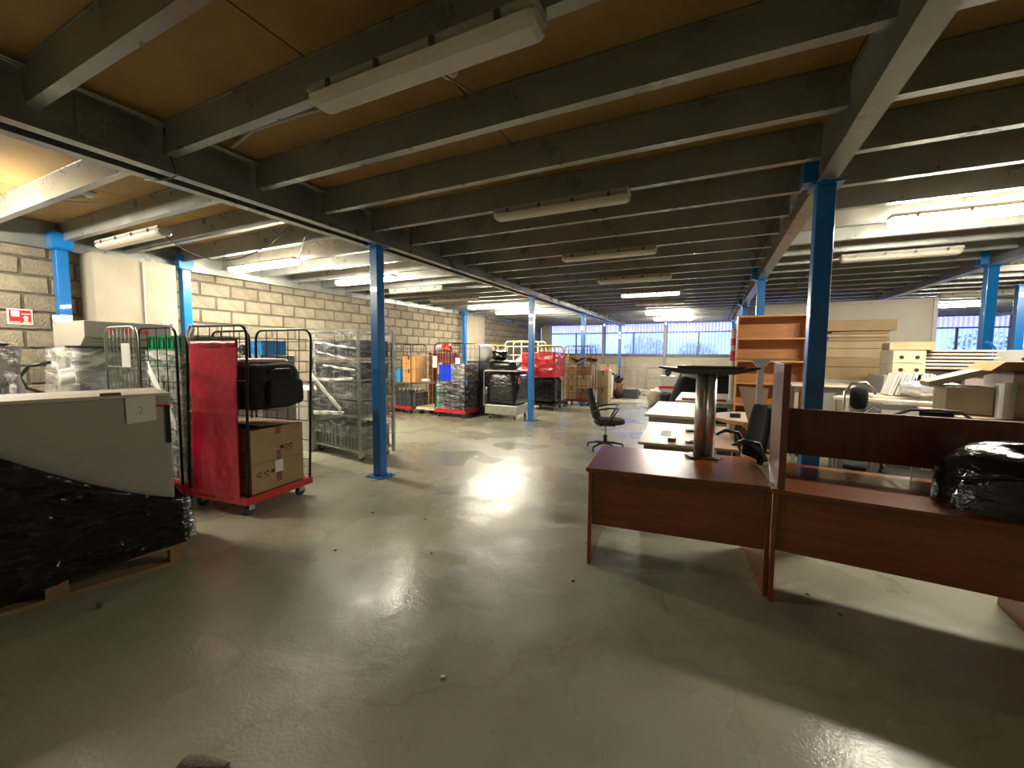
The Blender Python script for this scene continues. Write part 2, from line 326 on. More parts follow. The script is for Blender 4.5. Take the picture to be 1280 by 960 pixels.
# far windows: module 2.65 m with main posts, minor mullions and corrugated translucent sheets
wn=0
def corr(x0,x1,z0,z1,y):
    mb=MB(); per=.125; n=int((x1-x0)/per*6)
    def fn(u,v):
        x=x0+(x1-x0)*u; ph=(x/per)%1; d=.022 if .3<ph<.7 else (.022*max(0,min(1,(ph-.15)/.15)) if ph<=.3 else .022*max(0,min(1,(.85-ph)/.15)))
        return (x,y-d,z0+(z1-z0)*v)
    return mb.grid(fn,n,1)
majors=[-7.22,-4.55,-1.86,.80,3.45,6.1,8.75,XR-.05]
for i in range(7):
    a,b=majors[i]+.05,majors[i+1]-.05; mid=(a+b)/2; wn+=1
    f=MB()
    for z,h in ((sill,.06),(tr0,.05),(top-.05,.05)): f.box(a,b,YF+.02,YF+.10,z,z+h)
    f.box(a-.0,a+.03,YF+.02,YF+.10,sill,top); f.box(b-.03,b,YF+.02,YF+.10,sill,top); f.box(mid-.03,mid+.03,YF+.015,YF+.10,sill+.06,tr0)
    w=struct('window_%d'%wn,f,'dark_frame')
    for (p,q) in ((a+.03,mid-.03),(mid+.03,b-.03)): corr(p,q,sill+.06,tr0,YF+.13).build('corrugated_sheet','sheet',w)
    corr(a+.03,b-.03,tr0+.05,top-.05,YF+.13).build('corrugated_sheet','sheet2',w)
for x in majors[1:-1]:
    MB().box(x-.06,x+.06,YF-.10,YF+.16,0,ZG).build('trim_post','grey_post')['kind']='structure'
MB().box(XW,XR,YF-.06,YF+.0,sill-.05,sill).build('trim_sill','dark_frame')['kind']='structure'
# shrubs outside, seen dimly through the sheets
def blob(name,c,r,m,label,cat,seed,n=500,leaf=.10):
    rg=random.Random(seed); mb=MB()
    for _ in range(n):
        d=Vector((rg.gauss(0,1),rg.gauss(0,1),rg.gauss(0,1))).normalized()*rg.uniform(.5,1); p=Vector(c)+Vector((d.x*r[0],d.y*r[1],d.z*r[2]))
        a=Vector((rg.gauss(0,1),rg.gauss(0,1),rg.gauss(0,1))).normalized(); b=a.orthogonal().normalized(); s=leaf*rg.uniform(.6,1.4)
        mb.add([p-a*s,p+b*s*.5,p+a*s,p-b*s*.5],[(0,1,2,3)])
    mb.tube([(c[0],c[1],0),(c[0]+.05,c[1],c[2])],.05,6)
    return tag(mb.build(name,m),label,cat)
for x,z,r,s,pl in ((-2.9,1.7,1.0,1,'behind the second window from the left'),(-.6,1.5,.9,2,'behind the middle window'),(-5.5,1.5,.8,3,'behind the leftmost window'),(8.6,1.5,1.3,4,'behind the windows at the far right')):
    blob('shrub',(x,YF+1.3,z),(r,.5,r*.75),'leaf','green shrub seen dimly through the sheets '+pl,'shrub',s)
# ---------------------------------------------------------------- columns
def column(x,y,h,label,s=.12,plate=True):
    t=thing('steel_column',label,'column',(x,y,0),0,'blue steel columns')
    MB().box(-s/2,s/2,-s/2,s/2,.012,h-.012).build('shaft','blue',t,bev=.008)
    MB().box(-.13,.13,-.12,.12,0,.012).build('base_plate','blue',t)
    MB().box(-.10,.10,-.10,.10,h-.012,h).build('cap_plate','blue',t)
    for a in (-.1,.1):
        for b in (-.09,.09): MB().cyl((a,b,.012),.011,.018,6).build('anchor_bolt','galv',t)
    return t
column(-3.70,3.84,ZG,'blue column standing alone in front of the film-wrapped rack')
column(-3.70,8.62,ZG,'blue column right of the black-wrapped trolley with grey deck')
column(-3.70,12.79,ZG,'blue column rising behind the trolley of cardboard boxes')
column(-3.70,18.55,ZG,'blue column against the far windows, left end of the open aisle')
column(.72,3.90,ZG,'large dark blue column directly behind the mahogany hutch desk')
column(.71,8.24,ZG,'blue column rising behind the beech bookcase')
column(.71,12.2,ZG,'blue column in the right row, just beyond the bookcase column')
column(.71,18.33,ZG,'blue column at the far windows, right end of the open aisle')
column(3.5,8.25,ZG,'blue column behind the stack of pale panels on the right')
column(3.5,12.9,ZG,'blue column far right, behind the partition end post')
column(4.9,10.6,ZG,'blue column at the right edge of the picture')
column(-7.50,2.27,ZG,'blue column on the block wall, left of the render pier')
column(-7.48,3.63,ZG,'blue column on the block wall, right of the render pier')
column(-7.47,11.72,ZG,'blue column on the block wall beside the distant pale pier')
for x,y in ((-3.70,3.84),(-3.70,8.62),(-3.70,12.79),(.72,3.90),(.71,8.24),(.71,12.2),(3.5,8.25)):
    b=MB(); 
    w=.055 if x<0 else .045
    if x<0: b.box(x-w+.01,x+w-.01,y-.09,y+.09,ZG+.001,ZG+.16)
    else: b.box(x-.15,x-.062,y-.08,y+.08,ZG+.012,ZG+.20)
    b.build('column_bracket','blue',ceil)
for y in (2.27,3.63,11.72): MB().box(-7.548,-7.40,y-.1,y+.1,ZG+.005,ZG+.2).build('column_bracket','blue',ceil)
# ---------------------------------------------------------------- fluorescent luminaires
def lamp(x0,x1,y,state,label,z=None,w=.15):
    zb=(z or ZJ)-.004; L=x1-x0
    t=thing('ceiling_lamp',label,'ceiling lamp',((x0+x1)/2,y,zb),0,'fluorescent tube lamps under the mezzanine')
    h=L/2
    MB().prism([(-w/2,-.035),(w/2,-.035),(w/2*.8,0),(-w/2*.8,0)],'x',-h,h).build('housing','fluo_body',t)
    pr=[(-w/2+.016,-.036),(-w/2-.006,-.062),(-w/2+.006,-.086),(-w/2*.55,-.100),(w/2*.55,-.100),(w/2-.006,-.086),(w/2+.006,-.062),(w/2-.016,-.036)]
    mb=MB(); n=len(pr); secs=[(-h+.004,.8),(-h+.03,1),(h-.03,1),(h-.004,.8)]
    v=[(xx,p[0]*s,-.036+(p[1]+.036)*s) for xx,s in secs for p in pr]; f=[(k*n+i,k*n+i+1,(k+1)*n+i+1,(k+1)*n+i) for k in range(3) for i in range(n-1)]+[tuple(range(n))[::-1],tuple(range(3*n,4*n))]
    mb.add(v,f).build('diffuser',{'on':'fluo_on','dim':'fluo_dim','off':'fluo_off'}[state],t)
    for xx in (-h*.75,-h*.25,h*.25,h*.75):
        for s in (-1,): MB().box(xx-.012,xx+.012,s*w/2-.008,s*w/2+.004,-.055,-.02).build('clip','iron',t)
    return t
lamp(-1.93,-.66,1.60,'off','big unlit dusty lamp nearest the camera, overhead in the middle bay')
lamp(-1.93,-.67,3.60,'off','unlit lamp of the middle bay, second from the camera')
lamp(-1.92,-.68,5.56,'off','unlit lamp of the middle bay, third from the camera')
lamp(-1.91,-.66,7.50,'off','unlit lamp of the middle bay, fourth from the camera')
lamp(-1.89,-.67,9.55,'dim','faintly glowing lamp of the middle bay, fifth from the camera')
lamp(-1.85,-.66,11.2,'off','unlit lamp of the middle bay just before the two lit ones')
lamp(-1.96,-.68,13.9,'on','lit lamp of the middle bay, nearer of the two lit ones')
lamp(-2.0,-.66,16.3,'on','lit lamp of the middle bay closest to the far windows')
lamp(-7.0,-5.5,2.50,'off','unlit white lamp beside the render pier in the wall bay')
lamp(-7.05,-5.5,4.10,'on','lit lamp nearest the camera in the wall bay')
lamp(-6.5,-5.1,5.72,'on','lit lamp seen behind the lone blue column')
lamp(-6.35,-4.95,7.0,'off','unlit lamp of the wall bay behind the lone blue column')
lamp(-6.45,-5.05,8.55,'off','unlit lamp of the wall bay above the blue crate trolley')
lamp(-6.4,-4.9,10.3,'on','lit lamp of the wall bay, left one of the distant pair')
lamp(-6.4,-4.95,12.0,'on','lit lamp of the wall bay, right one of the distant pair')
lamp(-7.05,-5.6,1.05,'on','lit lamp of the wall bay just left of the picture')
lamp(1.52,3.0,5.35,'on','bright lamp at the right edge, above the stored furniture')
lamp(1.54,2.75,7.15,'off','unlit lamp right of the large blue column')
lamp(4.6,6.0,8.6,'on','lit lamp behind the right-hand blue column')
lamp(4.4,5.9,12.2,'off','unlit lamp above the right-hand windows')
lamp(4.9,6.2,14.6,'on','lit distant lamp near the right-hand windows')
# ---------------------------------------------------------------- generic furniture and stock builders
def fboxsurf(mb,x0,x1,y0,y1,z0,z1,amp,sc,nu=60,nv=26,taper=0,seed=0,top=True,fold=.0):
    # a closed skirt around a box with wrinkled sides, plus a wrinkled top
    P=2*((x1-x0)+(y1-y0)); cx,cy=(x0+x1)/2,(y0+y1)/2; rc=.03
    def per(u):
        d=u*P; a=x1-x0; b=y1-y0
        if d<a: return (x0+d,y0,0,-1)
        d-=a
        if d<b: return (x1,y0+d,1,0)
        d-=b
        if d<a: return (x1-d,y1,0,1)
        d-=a; return (x0,y1-d,-1,0)
    def fn(u,v):
        x,y,nx,ny=per(u%1); z=z0+(z1-z0)*v
        w=amp*(ridge(x+seed,y,z*1.6+seed,sc)*.6+.4*ridge(x,y+seed,z,sc*2.3)); k=1+taper*(v-.5)
        return (cx+(x-cx)*k+nx*w,cy+(y-cy)*k+ny*w,z+fold*nz(x,y,seed,3))
    mb.grid(fn,nu,nv,True)
    if top:
        def ft(u,v):
            k=1+taper*.5; x=cx+(x0+(x1-x0)*u-cx)*k; y=cy+(y0+(y1-y0)*v-cy)*k
            return (x,y,z1+amp*.8*ridge(x,y,seed,sc))
        mb.grid(ft,14,14)
    return mb
def film_wrap(name,label,box,m,amp=.012,sc=5,rz=0,loc=(0,0,0),cat='film wrap',**k):
    mb=fboxsurf(MB(),*box,amp,sc,**k); return tag(mb.build(name,m,loc=loc,rz=rz,smooth=True),label,cat)
def caster(t,x,y,ztop,r=.05):
    c=MB(); c.box(x-.028,x-.022,y-.03,y+.03,r,ztop); c.box(x+.022,x+.028,y-.03,y+.03,r,ztop); c.box(x-.035,x+.035,y-.035,y+.035,ztop-.006,ztop)
    o=c.build('caster','galv',t); w=MB(); w.cyl((x-.017,y,r),r,.034,16,axis='x'); w.build('wheel','rubber',o)
def arch(x0,x1,y,z0,z1,r=.09,lean=0):
    pts=[(x0,y,z0)]; n=5
    for i in range(n+1):
        a=PI-PI/2*i/n; pts.append((x0+r+r*math.cos(a),y,z1-r+r*math.sin(a)))
    for i in range(n+1):
        a=PI/2-PI/2*i/n; pts.append((x1-r+r*math.cos(a),y,z1-r+r*math.sin(a)))
    pts.append((x1,y,z0)); return [(p[0]+lean*(p[2]-z0),p[1],p[2]) for p in pts]
def cage(label,loc,w,d,h=1.62,rz=0,deck='red',tube='black_tube',wire=None,nv=5,nh=8,lean=0,side=None,shelf=None,group='roll cages',name='roll_cage',sides=False,tr=.011,wr=.0035,front=True,rear=True):
    t=thing(name,label,'roll cage',loc,rz,group); z0=.17; x0,x1=-w/2,w/2
    b=MB(); b.box(x0-.02,x1+.02,-d/2-.02,-d/2+.03,.12,z0+.02); b.box(x0-.02,x1+.02,d/2-.03,d/2+.02,.12,z0+.02); b.box(x0-.02,x0+.03,-d/2+.03,d/2-.03,.12,z0+.02); b.box(x1-.03,x1+.02,-d/2+.03,d/2-.03,.12,z0+.02)
    b.box(x0+.03,x1-.03,-d/2+.03,d/2-.03,z0-.02,z0+.002)
    b.build('deck',deck,t,bev=.004)
    for sx in (x0+.07,x1-.07):
        for sy in (-d/2+.07,d/2-.07): caster(t,sx,sy,.12)
    for q,y in enumerate((-d/2,d/2)):
        if q==0 and not front or q==1 and not rear: continue
        f=MB().tube(arch(x0,x1,y,z0,h+z0,.10,lean),tr,8).build('end_frame',tube,t,smooth=True)
        m=MB()
        for i in range(1,nv+1):
            x=x0+(x1-x0)*i/(nv+1); m.tube([(x,y,z0),(x+lean*(h-.01),y,h+z0-.005)],wr,5)
        for j in range(1,nh+1):
            z=z0+h*j/(nh+.6); m.tube([(x0+lean*(z-z0),y,z),(x1+lean*(z-z0),y,z)],wr,5)
        m.build('wire_grid',wire or tube,f)
    if sides:
        m=MB()
        for x in (x0,):
            for i in range(1,8):
                y=-d/2+d*i/8; m.tube([(x,y,z0),(x,y,z0+h*.9)],wr,5)
            for j in range(1,8):
                z=z0+h*j/8; m.tube([(x,-d/2,z),(x,d/2,z)],wr,5)
        m.build('side_grid',wire or tube,t)
    if shelf:
        m=MB()
        for i in range(9):
            x=x0+.02+(w-.04)*i/8; m.tube([(x+lean*(shelf-z0),-d/2,shelf),(x+lean*(shelf-z0),d/2,shelf)],.0035,5)
        for y in (-d/2,0,d/2): m.tube([(x0+lean*(shelf-z0),y,shelf-.004),(x1+lean*(shelf-z0),y,shelf-.004)],.005,5)
        m.build('wire_shelf','galv',t)
    return t
def carton(name,label,loc,w,d,h,rz=0,m='card',open_=False,tape_=True,group=None,cat='box',marks=None):
    t=thing(name,label,cat,loc,rz,group)
    b=MB(); 
    if open_:
        th=.005
        b.box(-w/2,w/2,-d/2,-d/2+th,0,h); b.box(-w/2,w/2,d/2-th,d/2,0,h); b.box(-w/2,-w/2+th,-d/2+th,d/2-th,0,h); b.box(w/2-th,w/2,-d/2+th,d/2-th,0,h); b.box(-w/2+th,w/2-th,-d/2+th,d/2-th,0,.005); b.build('body',m,t)
    else: b.box(-w/2,w/2,-d/2,d/2,0,h).build('body',m,t,bev=.004)
    if not open_:
        f=MB(); f.box(-w/2+.001,-.002,-d/2+.001,d/2-.001,h,h+.003); f.box(.002,w/2-.001,-d/2+.001,d/2-.001,h,h+.003); f.build('top_flap',m,t)
        if tape_: MB().box(-.03,.03,-d/2-.0015,d/2+.0015,h+.003,h+.0045).box(-.03,.03,-d/2-.0015,-d/2,h*.7,h+.003).build('tape_strip','tape',t)
    return t
def crate(name,label,loc,w,d,h,rz=0,m='crate',group=None):
    t=thing(name,label,'crate',loc,rz,group); b=MB(); th=.012
    b.box(-w/2,w/2,-d/2,-d/2+th,0,h); b.box(-w/2,w/2,d/2-th,d/2,0,h); b.box(-w/2,-w/2+th,-d/2+th,d/2-th,0,h); b.box(w/2-th,w/2,-d/2+th,d/2-th,0,h); b.box(-w/2+th,w/2-th,-d/2+th,d/2-th,0,.01); b.build('shell',m,t)
    r=MB()
    for z in (h-.02,h*.55,.005): 
        r.box(-w/2-.012,w/2+.012,-d/2-.012,-d/2,z,z+.016); r.box(-w/2-.012,w/2+.012,d/2,d/2+.012,z,z+.016); r.box(w/2,w/2+.012,-d/2,d/2,z,z+.016); r.box(-w/2-.012,-w/2,-d/2,d/2,z,z+.016)
    for i in range(7):
        x=-w/2+.01+(w-.02)*i/6; r.box(x-.006,x+.006,-d/2-.010,-d/2,0,h-.02); 
    for i in range(5):
        y=-d/2+.01+(d-.02)*i/4; r.box(w/2,w/2+.010,y-.006,y+.006,0,h-.02)
    r.build('rim_ribs',m,t); return t
# ---------------------------------------------------------------- roll cage A with red sheet
AX,AY,AW,AD=-4.27,2.60,.80,.72; AR=R(6)
MA=Matrix.Translation((AX,AY,0))@Matrix.Rotation(AR,4,'Z')
def inA(x,y,z): return tuple(MA@Vector((x,y,z)))
cA=cage('black-framed roll cage on a red deck, hung with a red sheet',(AX,AY,0),AW,AD,1.62,AR,lean=.045,shelf=.97,nv=4,nh=7,wr=.005,tr=.013)
def sheetfn(u,v):
    x=-AW/2+.10+.63*u+.06*v; z=.16+1.48*v
    y=-AD/2-.028-.005*ridge(x*1.6,0,z*.8,3.0)-.004*math.sin(x*14+z*3)-.008*(1-v)*math.sin(u*5)-.004*ridge(x+z*.5,2,z,9)-(.006 if abs(z-.97)<.02 or abs(z-.52)<.012 else 0)
    return (x+.012*nz(0,1,z,2),y,z)
ban=thing('red_sheet','red woven plastic sheet hanging down the front of a roll cage','sheet',(AX,AY,0),AR)
MB().grid(sheetfn,36,70).build('hanging_panel','banner',ban,smooth=True,thick=.003)
MB().grid(lambda u,v:(-AW/2+.16+.63*u,-AD/2-.038+.004*math.sin(u*9),1.59+.06*v),20,2).build('top_hem','banner',ban,smooth=True,thick=.004)
# tie knot
tag(MB().tube([inA(-AW/2+.15,-AD/2-.03,1.62),inA(-AW/2+.13,-AD/2-.03,1.70),inA(-AW/2+.16,-AD/2-.02,1.80),inA(-AW/2+.20,-AD/2-.02,1.76),inA(-AW/2+.17,-AD/2-.03,1.68)],[.012,.016,.014,.014,.02],7).build('tie_strap','paper',smooth=True),'white cloth tie knotted on the roll cage above the red sheet','strap')
def recycle(t,x,y,z,s=.02):
    mb=MB()
    for k in range(3):
        a=k*2*PI/3; p=[(x,y+s*math.cos(a+q),z+s*math.sin(a+q)) for q in (.2,.9,1.6)]
        mb.tube(p,.005,4)
    return mb
# two cartons on the deck: print faces the +X side
def marked(label,loc,w,d,h,up):
    t=thing('cardboard_box',label,'box',loc,AR,'cartons in the front roll cage')
    b=MB(); b.box(-w/2,w/2,-d/2,d/2,0,h).build('body','card',t,bev=.005)
    X=w/2+.002
    if up:
        f=MB(); f.add([(-w/2,-d/2,h),(w/2,-d/2,h),(w/2,d/2,h),(-w/2,d/2,h)],[(0,1,2,3)]); f.add([(-w/2,d/2,h+.004),(w/2+.02,d/2+.0,h+.004),(w/2+.05,-d/2+.06,h+.045),(-w/2,-d/2+.06,h+.06)],[(0,1,2,3)])
        f.build('loose_flap','card3',t,thick=.004)
    k=MB(); k.box(X-.002,X,-.03,.03,h-.075 if up else .06,h if up else .15).build('tape_patch','tape',t)
    k=MB(); k.box(X-.002,X,-.025,.025,0 if up else h-.06,.09 if up else h).build('tape_patch','tape',t)
    m=MB(); ys=(.08,.14) if up else (-.22,-.14)
    for yy in ys: m.v and None; q=recycle(t,X,yy,h*.34 if up else h*.62,.022); m.add(q.v,q.f)
    m.box(X-.001,X+.001,.02 if up else -.09,.05 if up else -.055,h*.30 if up else h*.58,h*.40 if up else h*.70)
    m.box(X-.001,X+.001,.07 if up else -.2,.16 if up else -.1,h*.2 if up else h*.46,h*.215 if up else h*.47)
    m.build('printed_marks','ink',t)
    if not up: MB().box(X,X+.002,-.045,.045,h*.55,h*.98).build('torn_label','white',t)
    return t
marked('taped brown carton on the red deck, under another carton',inA(.05,.0,.193),.66,.60,.28,False)
marked('brown carton with loose lid on top of another in the front roll cage',inA(.05,.0,.475),.66,.60,.33,True)
# black suitcase on shelf
def soft(mb,c,d,p=4,n=20,m=12,wob=.01,seed=0):
    # rounded soft block: superellipsoid
    def sg(v,e): return math.copysign(abs(v)**e,v)
    def fn(u,v):
        a=u*2*PI; b=(v-.5)*PI; e=2/p
        x=sg(math.cos(b),e)*sg(math.cos(a),e); y=sg(math.cos(b),e)*sg(math.sin(a),e); z=sg(math.sin(b),e)
        w=1+wob*nz(x*2+seed,y*2,z*2,1)*6
        return (c[0]+x*d[0]/2*w,c[1]+y*d[1]/2*w,c[2]+z*d[2]/2*w)
    return mb.grid(fn,n,m,True)
sc=thing('suitcase','black fabric suitcase lying on the wire shelf of the front roll cage','suitcase',inA(.12,.02,.978),AR)
soft(MB(),(0,0,.23),(.56,.60,.46),6,28,16,.012,3).build('body','fabric',sc,smooth=True)
soft(MB(),(.30,.05,.17),(.07,.40,.26),6,20,12,.004,3).build('front_pocket','fabric',sc,smooth=True)
MB().tube([(.30,-.12,.36),(.33,-.08,.40),(.33,.08,.40),(.30,.12,.36)],.012,6).build('carry_handle','black',sc)
MB().tube([(-.2,-.303,.30),(.2,-.303,.30)],.004,4).build('zip','dull_chrome',sc)
tag(soft(MB(),(0,0,.02),(.5,.5,.04),8,20,8,.02).build('blanket','pink_lam',loc=inA(.0,.05,1.44),smooth=True),'folded pale blanket on top of the black suitcase','blanket')
tag(MB().box(-.10,.10,-.10,.10,0,.12).build('plastic_tub','dull_chrome',loc=inA(-.28,-.18,.978),bev=.02),'small silver tub beside the suitcase, behind the red sheet','tub')
# cage A2 left with film-wrapped crates
A2X,A2Y=-5.17,2.58
cage('black-framed roll cage on a red deck, left of the red sheet',(A2X,A2Y,0),.74,.72,1.62,0,lean=.01,nv=3,nh=7,wr=.005,tr=.013)
for k in range(4): crate('plastic_crate','%s grey crate in the film-wrapped cage left of the red sheet'%['lowest','second lowest','third','highest'][k],(A2X,A2Y,.175+.30*k),.58,.54,.29,0,'crate' if k%2 else 'crate','crates in the left black roll cage')
for c in range(1): crate('plastic_crate','green crate on top of the left black roll cage load',(A2X-.02,A2Y,1.38),.62,.56,.33,0,'green')
film_wrap('film_wrap','clear film wound round the crates of the left black roll cage',(A2X-.335,A2X+.335,A2Y-.31,A2Y+.31,.3,1.56),'clear2',.008,5,top=False)
tag(MB().grid(lambda u,v:(A2X-.12+.50*u+.07*v*0,A2Y-.385-.01*math.sin(v*9),1.45-.62*u-.13*v),16,3).build('plastic_tail','paper',smooth=True,thick=.004),'white film tail hanging diagonally across the left black roll cage','film tail')
tag(MB().box(-.30,.30,-.25,.25,0,1.50).build('steel_locker','machine',loc=(-5.72,3.72,0),bev=.008),'grey locker behind the black suitcase cage, carrying a light blue box','locker')
crate('plastic_crate','light blue crate on the grey locker behind the red sheet cage',(-5.58,3.66,1.503),.34,.34,.20,0,'skyblue')
for k_ in range(2): tag(soft(MB(),(0,0,.08),(.16,.2,.16),2.3,14,10,.04,k_).build('dark_helmet','black',loc=(-5.90,3.58+.24*k_,1.502),smooth=True),['nearer','farther'][k_]+' dark rounded object on the grey locker','helmet')
# galvanised barred cage behind the grey cabinet
GX,GY=-4.96,1.99
cage('galvanised barred roll cage behind the grey cabinet',(GX,GY,0),.60,.26,1.60,0,rear=False,deck='galv',tube='galv',nv=7,nh=2,tr=.012,wr=.005)
tag(MB().box(GX+.06,GX+.22,GY-.152,GY-.146,1.40,1.62).build('paper_tag','paper'),'white paper sheet fixed on the galvanised cage','paper')
crate('plastic_crate','dark crate inside the galvanised barred cage',(GX,GY,.175),.40,.20,.75,0,'crated')
# grey machine by the wall
mc=thing('grey_machine','large grey coin-slot style machine against the block wall, under clear film','machine',(-6.40,2.32,0))
mc['label']='large grey metal machine against the block wall, partly under clear film'
MB().box(-.36,.30,-.36,.40,0,1.05).build('lower_cabinet','machine',mc,bev=.01)
MB().box(-.36,.12,-.34,.38,1.05,1.6).build('recess_body','crated',mc)
MB().prism([(-.38,1.60),(.30,1.60),(.42,1.70),(.42,1.87),(-.38,1.87)],'y',-.37,.41).build('top_housing','machine',mc,bev=.006)
for k in range(3): MB().box(.30+.03*k,.32+.04*k,-.30,.38,1.615+.03*k,1.625+.03*k).build('vent_slot','black',mc)
for k in range(3): MB().box(.419,.423,-.20+.16*k,-.13+.16*k,1.74,1.80).build('red_mark','red',mc)
MB().box(-.36,-.1,-.37,-.34,1.05,1.6).build('side_panel','machine',mc)
film_wrap('film_cover','clear plastic sheet draped over the lower half of the grey machine',(-6.84,-6.03,1.88,2.80,.8,1.58),'clear2',.02,4,top=False,taper=-.1)
for k,xx in enumerate((-6.70,-6.56)): tag(MB().cyl((xx,1.98+.02*k,1.872),.045,.075,16,.05).build('paper_cup','white',smooth=False),['left','right'][k]+' white cup standing on top of the grey machine','cup','white cups on the grey machine')
tag(MB().tube([(-6.55,1.85,1.42),(-6.62,1.70,1.38),(-6.66,1.64,1.26),(-6.62,1.68,1.14),(-6.55,1.82,1.06)],.018,8).build('hose','black',smooth=True),'black hose loop beside the grey machine','hose')
tag(MB().grid(lambda u,v:(-5.98+.02*math.sin(v*5),1.74+.12*u,1.18+.17*v+.03*u),8,6).build('paper_sheet','paper',thick=.003,smooth=True),'crumpled white paper caught in the plastic of the grey machine','paper')
# silver wrapped goods far left
film_wrap('wrapped_bundle','silver and white wrapped bundle at the left edge behind the cabinet',(-5.35,-4.85,.62,1.20,.0,1.58),'silver',.035,3,cat='bundle')
# sign on the wall
sg=thing('safety_sign','small red and white safety sign on the block wall','sign',(XW+.012,1.93,1.96))
MB().box(0,.004,-.105,.105,-.095,.095).build('sign_board','white',sg)
MB().box(.004,.0055,-.09,.09,-.08,.08).build('red_field','red',sg)
MB().box(.0056,.0064,-.072,-.005,0,.07).build('pale_square','white',sg)
MB().cyl((.0056,.046,-.01),.022,.001,14,axis='x').box(.0056,.0066,.03,.062,-.055,-.02).box(.0056,.0066,.012,.08,.028,.04).build('pale_symbol','white',sg)
MB().box(.0056,.0062,-.085,.0,-.072,-.062).box(.0056,.0062,.02,.085,-.076,-.062).build('pale_line','white',sg)
s2=thing('safety_sign','tiny red and white sign low on the render pier','sign',(-7.275,3.30,1.93)); MB().box(0,.004,-.08,.08,-.05,.05).build('sign_board','white',s2); MB().box(.004,.006,.0,.04,-.02,.03).cyl((.004,-.05,0),.02,.002,12,axis='x').build('red_print','red',s2)
# ---------------------------------------------------------------- grey cabinet on pallet with black film (left foreground)
pr=-R(14)     # runs back-left towards the camera
P0=Vector((-3.44,1.60,0))
pal=thing('wooden_pallet','wooden pallet under the black-wrapped grey cabinet','pallet',P0,pr)
L_=1.30; D_=.85
for i in range(5):
    x=-D_+.0+ (D_-.12)*i/4; MB().box(x,x+.12,-L_,0,.122,.144).build('deck_board','wood',pal)
for i in range(3):
    y=-L_+ (L_-.10)*i/2
    MB().box(-D_,0,y,y+.10,.10,.122).build('cross_board','wood',pal)
    for x in (-D_+.02,-D_/2-.05,-.11): MB().box(x,x+.10,y,y+.10,.022,.10).build('block','wood',pal)
for x in (-D_+.02,-D_/2-.05,-.11): MB().box(x,x+.10,-L_,0,0,.022).build('bottom_board','wood',pal)
cab=thing('steel_cabinet','large grey steel cabinet with pale top board, wrapped at its foot','cabinet',P0+Vector((0,0,.145)),pr)
CH=1.085; c0,c1,d0,d1=-.66,-.07,-1.22,-.045
MB().box(c0,c1,d0,d1,0,CH).build('body','metal_grey',cab,bev=.006)
MB().box(c0-.01,c1+.006,d0-.01,d1+.008,CH,CH+.022).build('top_board','white_lam',cab,bev=.003)
MB().box(c1+.001,c1+.008,-.075,-.047,CH-.34,CH-.07).build('edge_handle','black',cab)
MB().box(c1+.001,c1+.003,-.16,-.05,CH-.075,CH-.06).build('red_strip','red',cab)
MB().box(c1+.001,c1+.004,d0+.01,-.17,.02,CH-.01).build('door','metal_grey',cab)
MB().box(c1-.03,c1+.012,-.40,-.30,CH+.022,CH+.04).build('tape_bit','tape',cab)
tag(MB().grid(lambda u,v:(c1+.008+.006*math.sin(v*3)+.004*u,-.28+.155*u,CH+.0-.18*v+.012*u),6,6).build('paper_note','paper',loc=cab.location,rz=pr,thick=.001),'white paper note with a pencilled 2 on the grey cabinet','paper note')
nt=bpy.data.curves.new('n','FONT'); nt.body='2'; nt.size=.075; nt.extrude=.0004
no=bpy.data.objects.new('n',nt); COL.objects.link(no); dg=bpy.context.evaluated_depsgraph_get(); nm=bpy.data.meshes.new_from_object(no.evaluated_get(dg)); bpy.data.objects.remove(no)
nm.materials.append(mat('pencil grey',(.42,.42,.42),.8))
n2=bpy.data.objects.new('pencil_mark',nm); COL.objects.link(n2); n2.parent=[o for o in bpy.data.objects if o.name.startswith('paper_note')][0]; n2.location=(c1+.0165,-.225,CH-.115); n2.rotation_euler=(R(90),0,R(90))
# black stretch film around the cabinet foot and pallet
def bf():
    mb=MB(); x0,x1,y0,y1=c0-.04,c1+.045,d0-.05,d1+.05
    P=2*((x1-x0)+(y1-y0)); cx,cy=(x0+x1)/2,(y0+y1)/2
    def fn(u,v):
        d=(u%1)*P; a=x1-x0; b=y1-y0
        if d<a: x,y,nx,ny=x0+d,y0,0,-1
        elif d<a+b: x,y,nx,ny=x1,y0+d-a,1,0
        elif d<2*a+b: x,y,nx,ny=x1-(d-a-b),y1,0,1
        else: x,y,nx,ny=x0,y1-(d-2*a-b),-1,0
        s=max(0,min(1,(y1-y)/(y1-y0)))            # 0 at far end, 1 near camera
        zt=.335+.80*s**1.35; zb=.03-.13*s+.03*nz(x,y,0,4)
        z=zb+(zt-zb)*v
        w=.012+.045*(1-v)*(0.6+.6*nz(x,y,z,2.2))+.020*ridge(x+.7*z,y+.8*z,z,4)+.010*ridge(x,y+z*1.5,z*1.5-y,9)
        if v>.97: w=.004
        return (x+nx*w-(.0),y+ny*w,z)
    mb.grid(fn,200,60,True)
    mb.grid(lambda u,v:(c1+.014+.004*math.sin(v*9),-.90-.25*u+.05*v,.70+.385*v),6,12); return mb
tag(bf().build('black_film','black_film',loc=cab.location,rz=pr,smooth=True),'glossy black stretch film wound round the foot of the grey cabinet','film wrap')
tag(soft(MB(),(0,0,.02),(.03,.03,.03),3,8,6).build('pebble','iron',loc=(-3.27,1.05,-.004)),'dark lump on the floor by the pallet','debris')
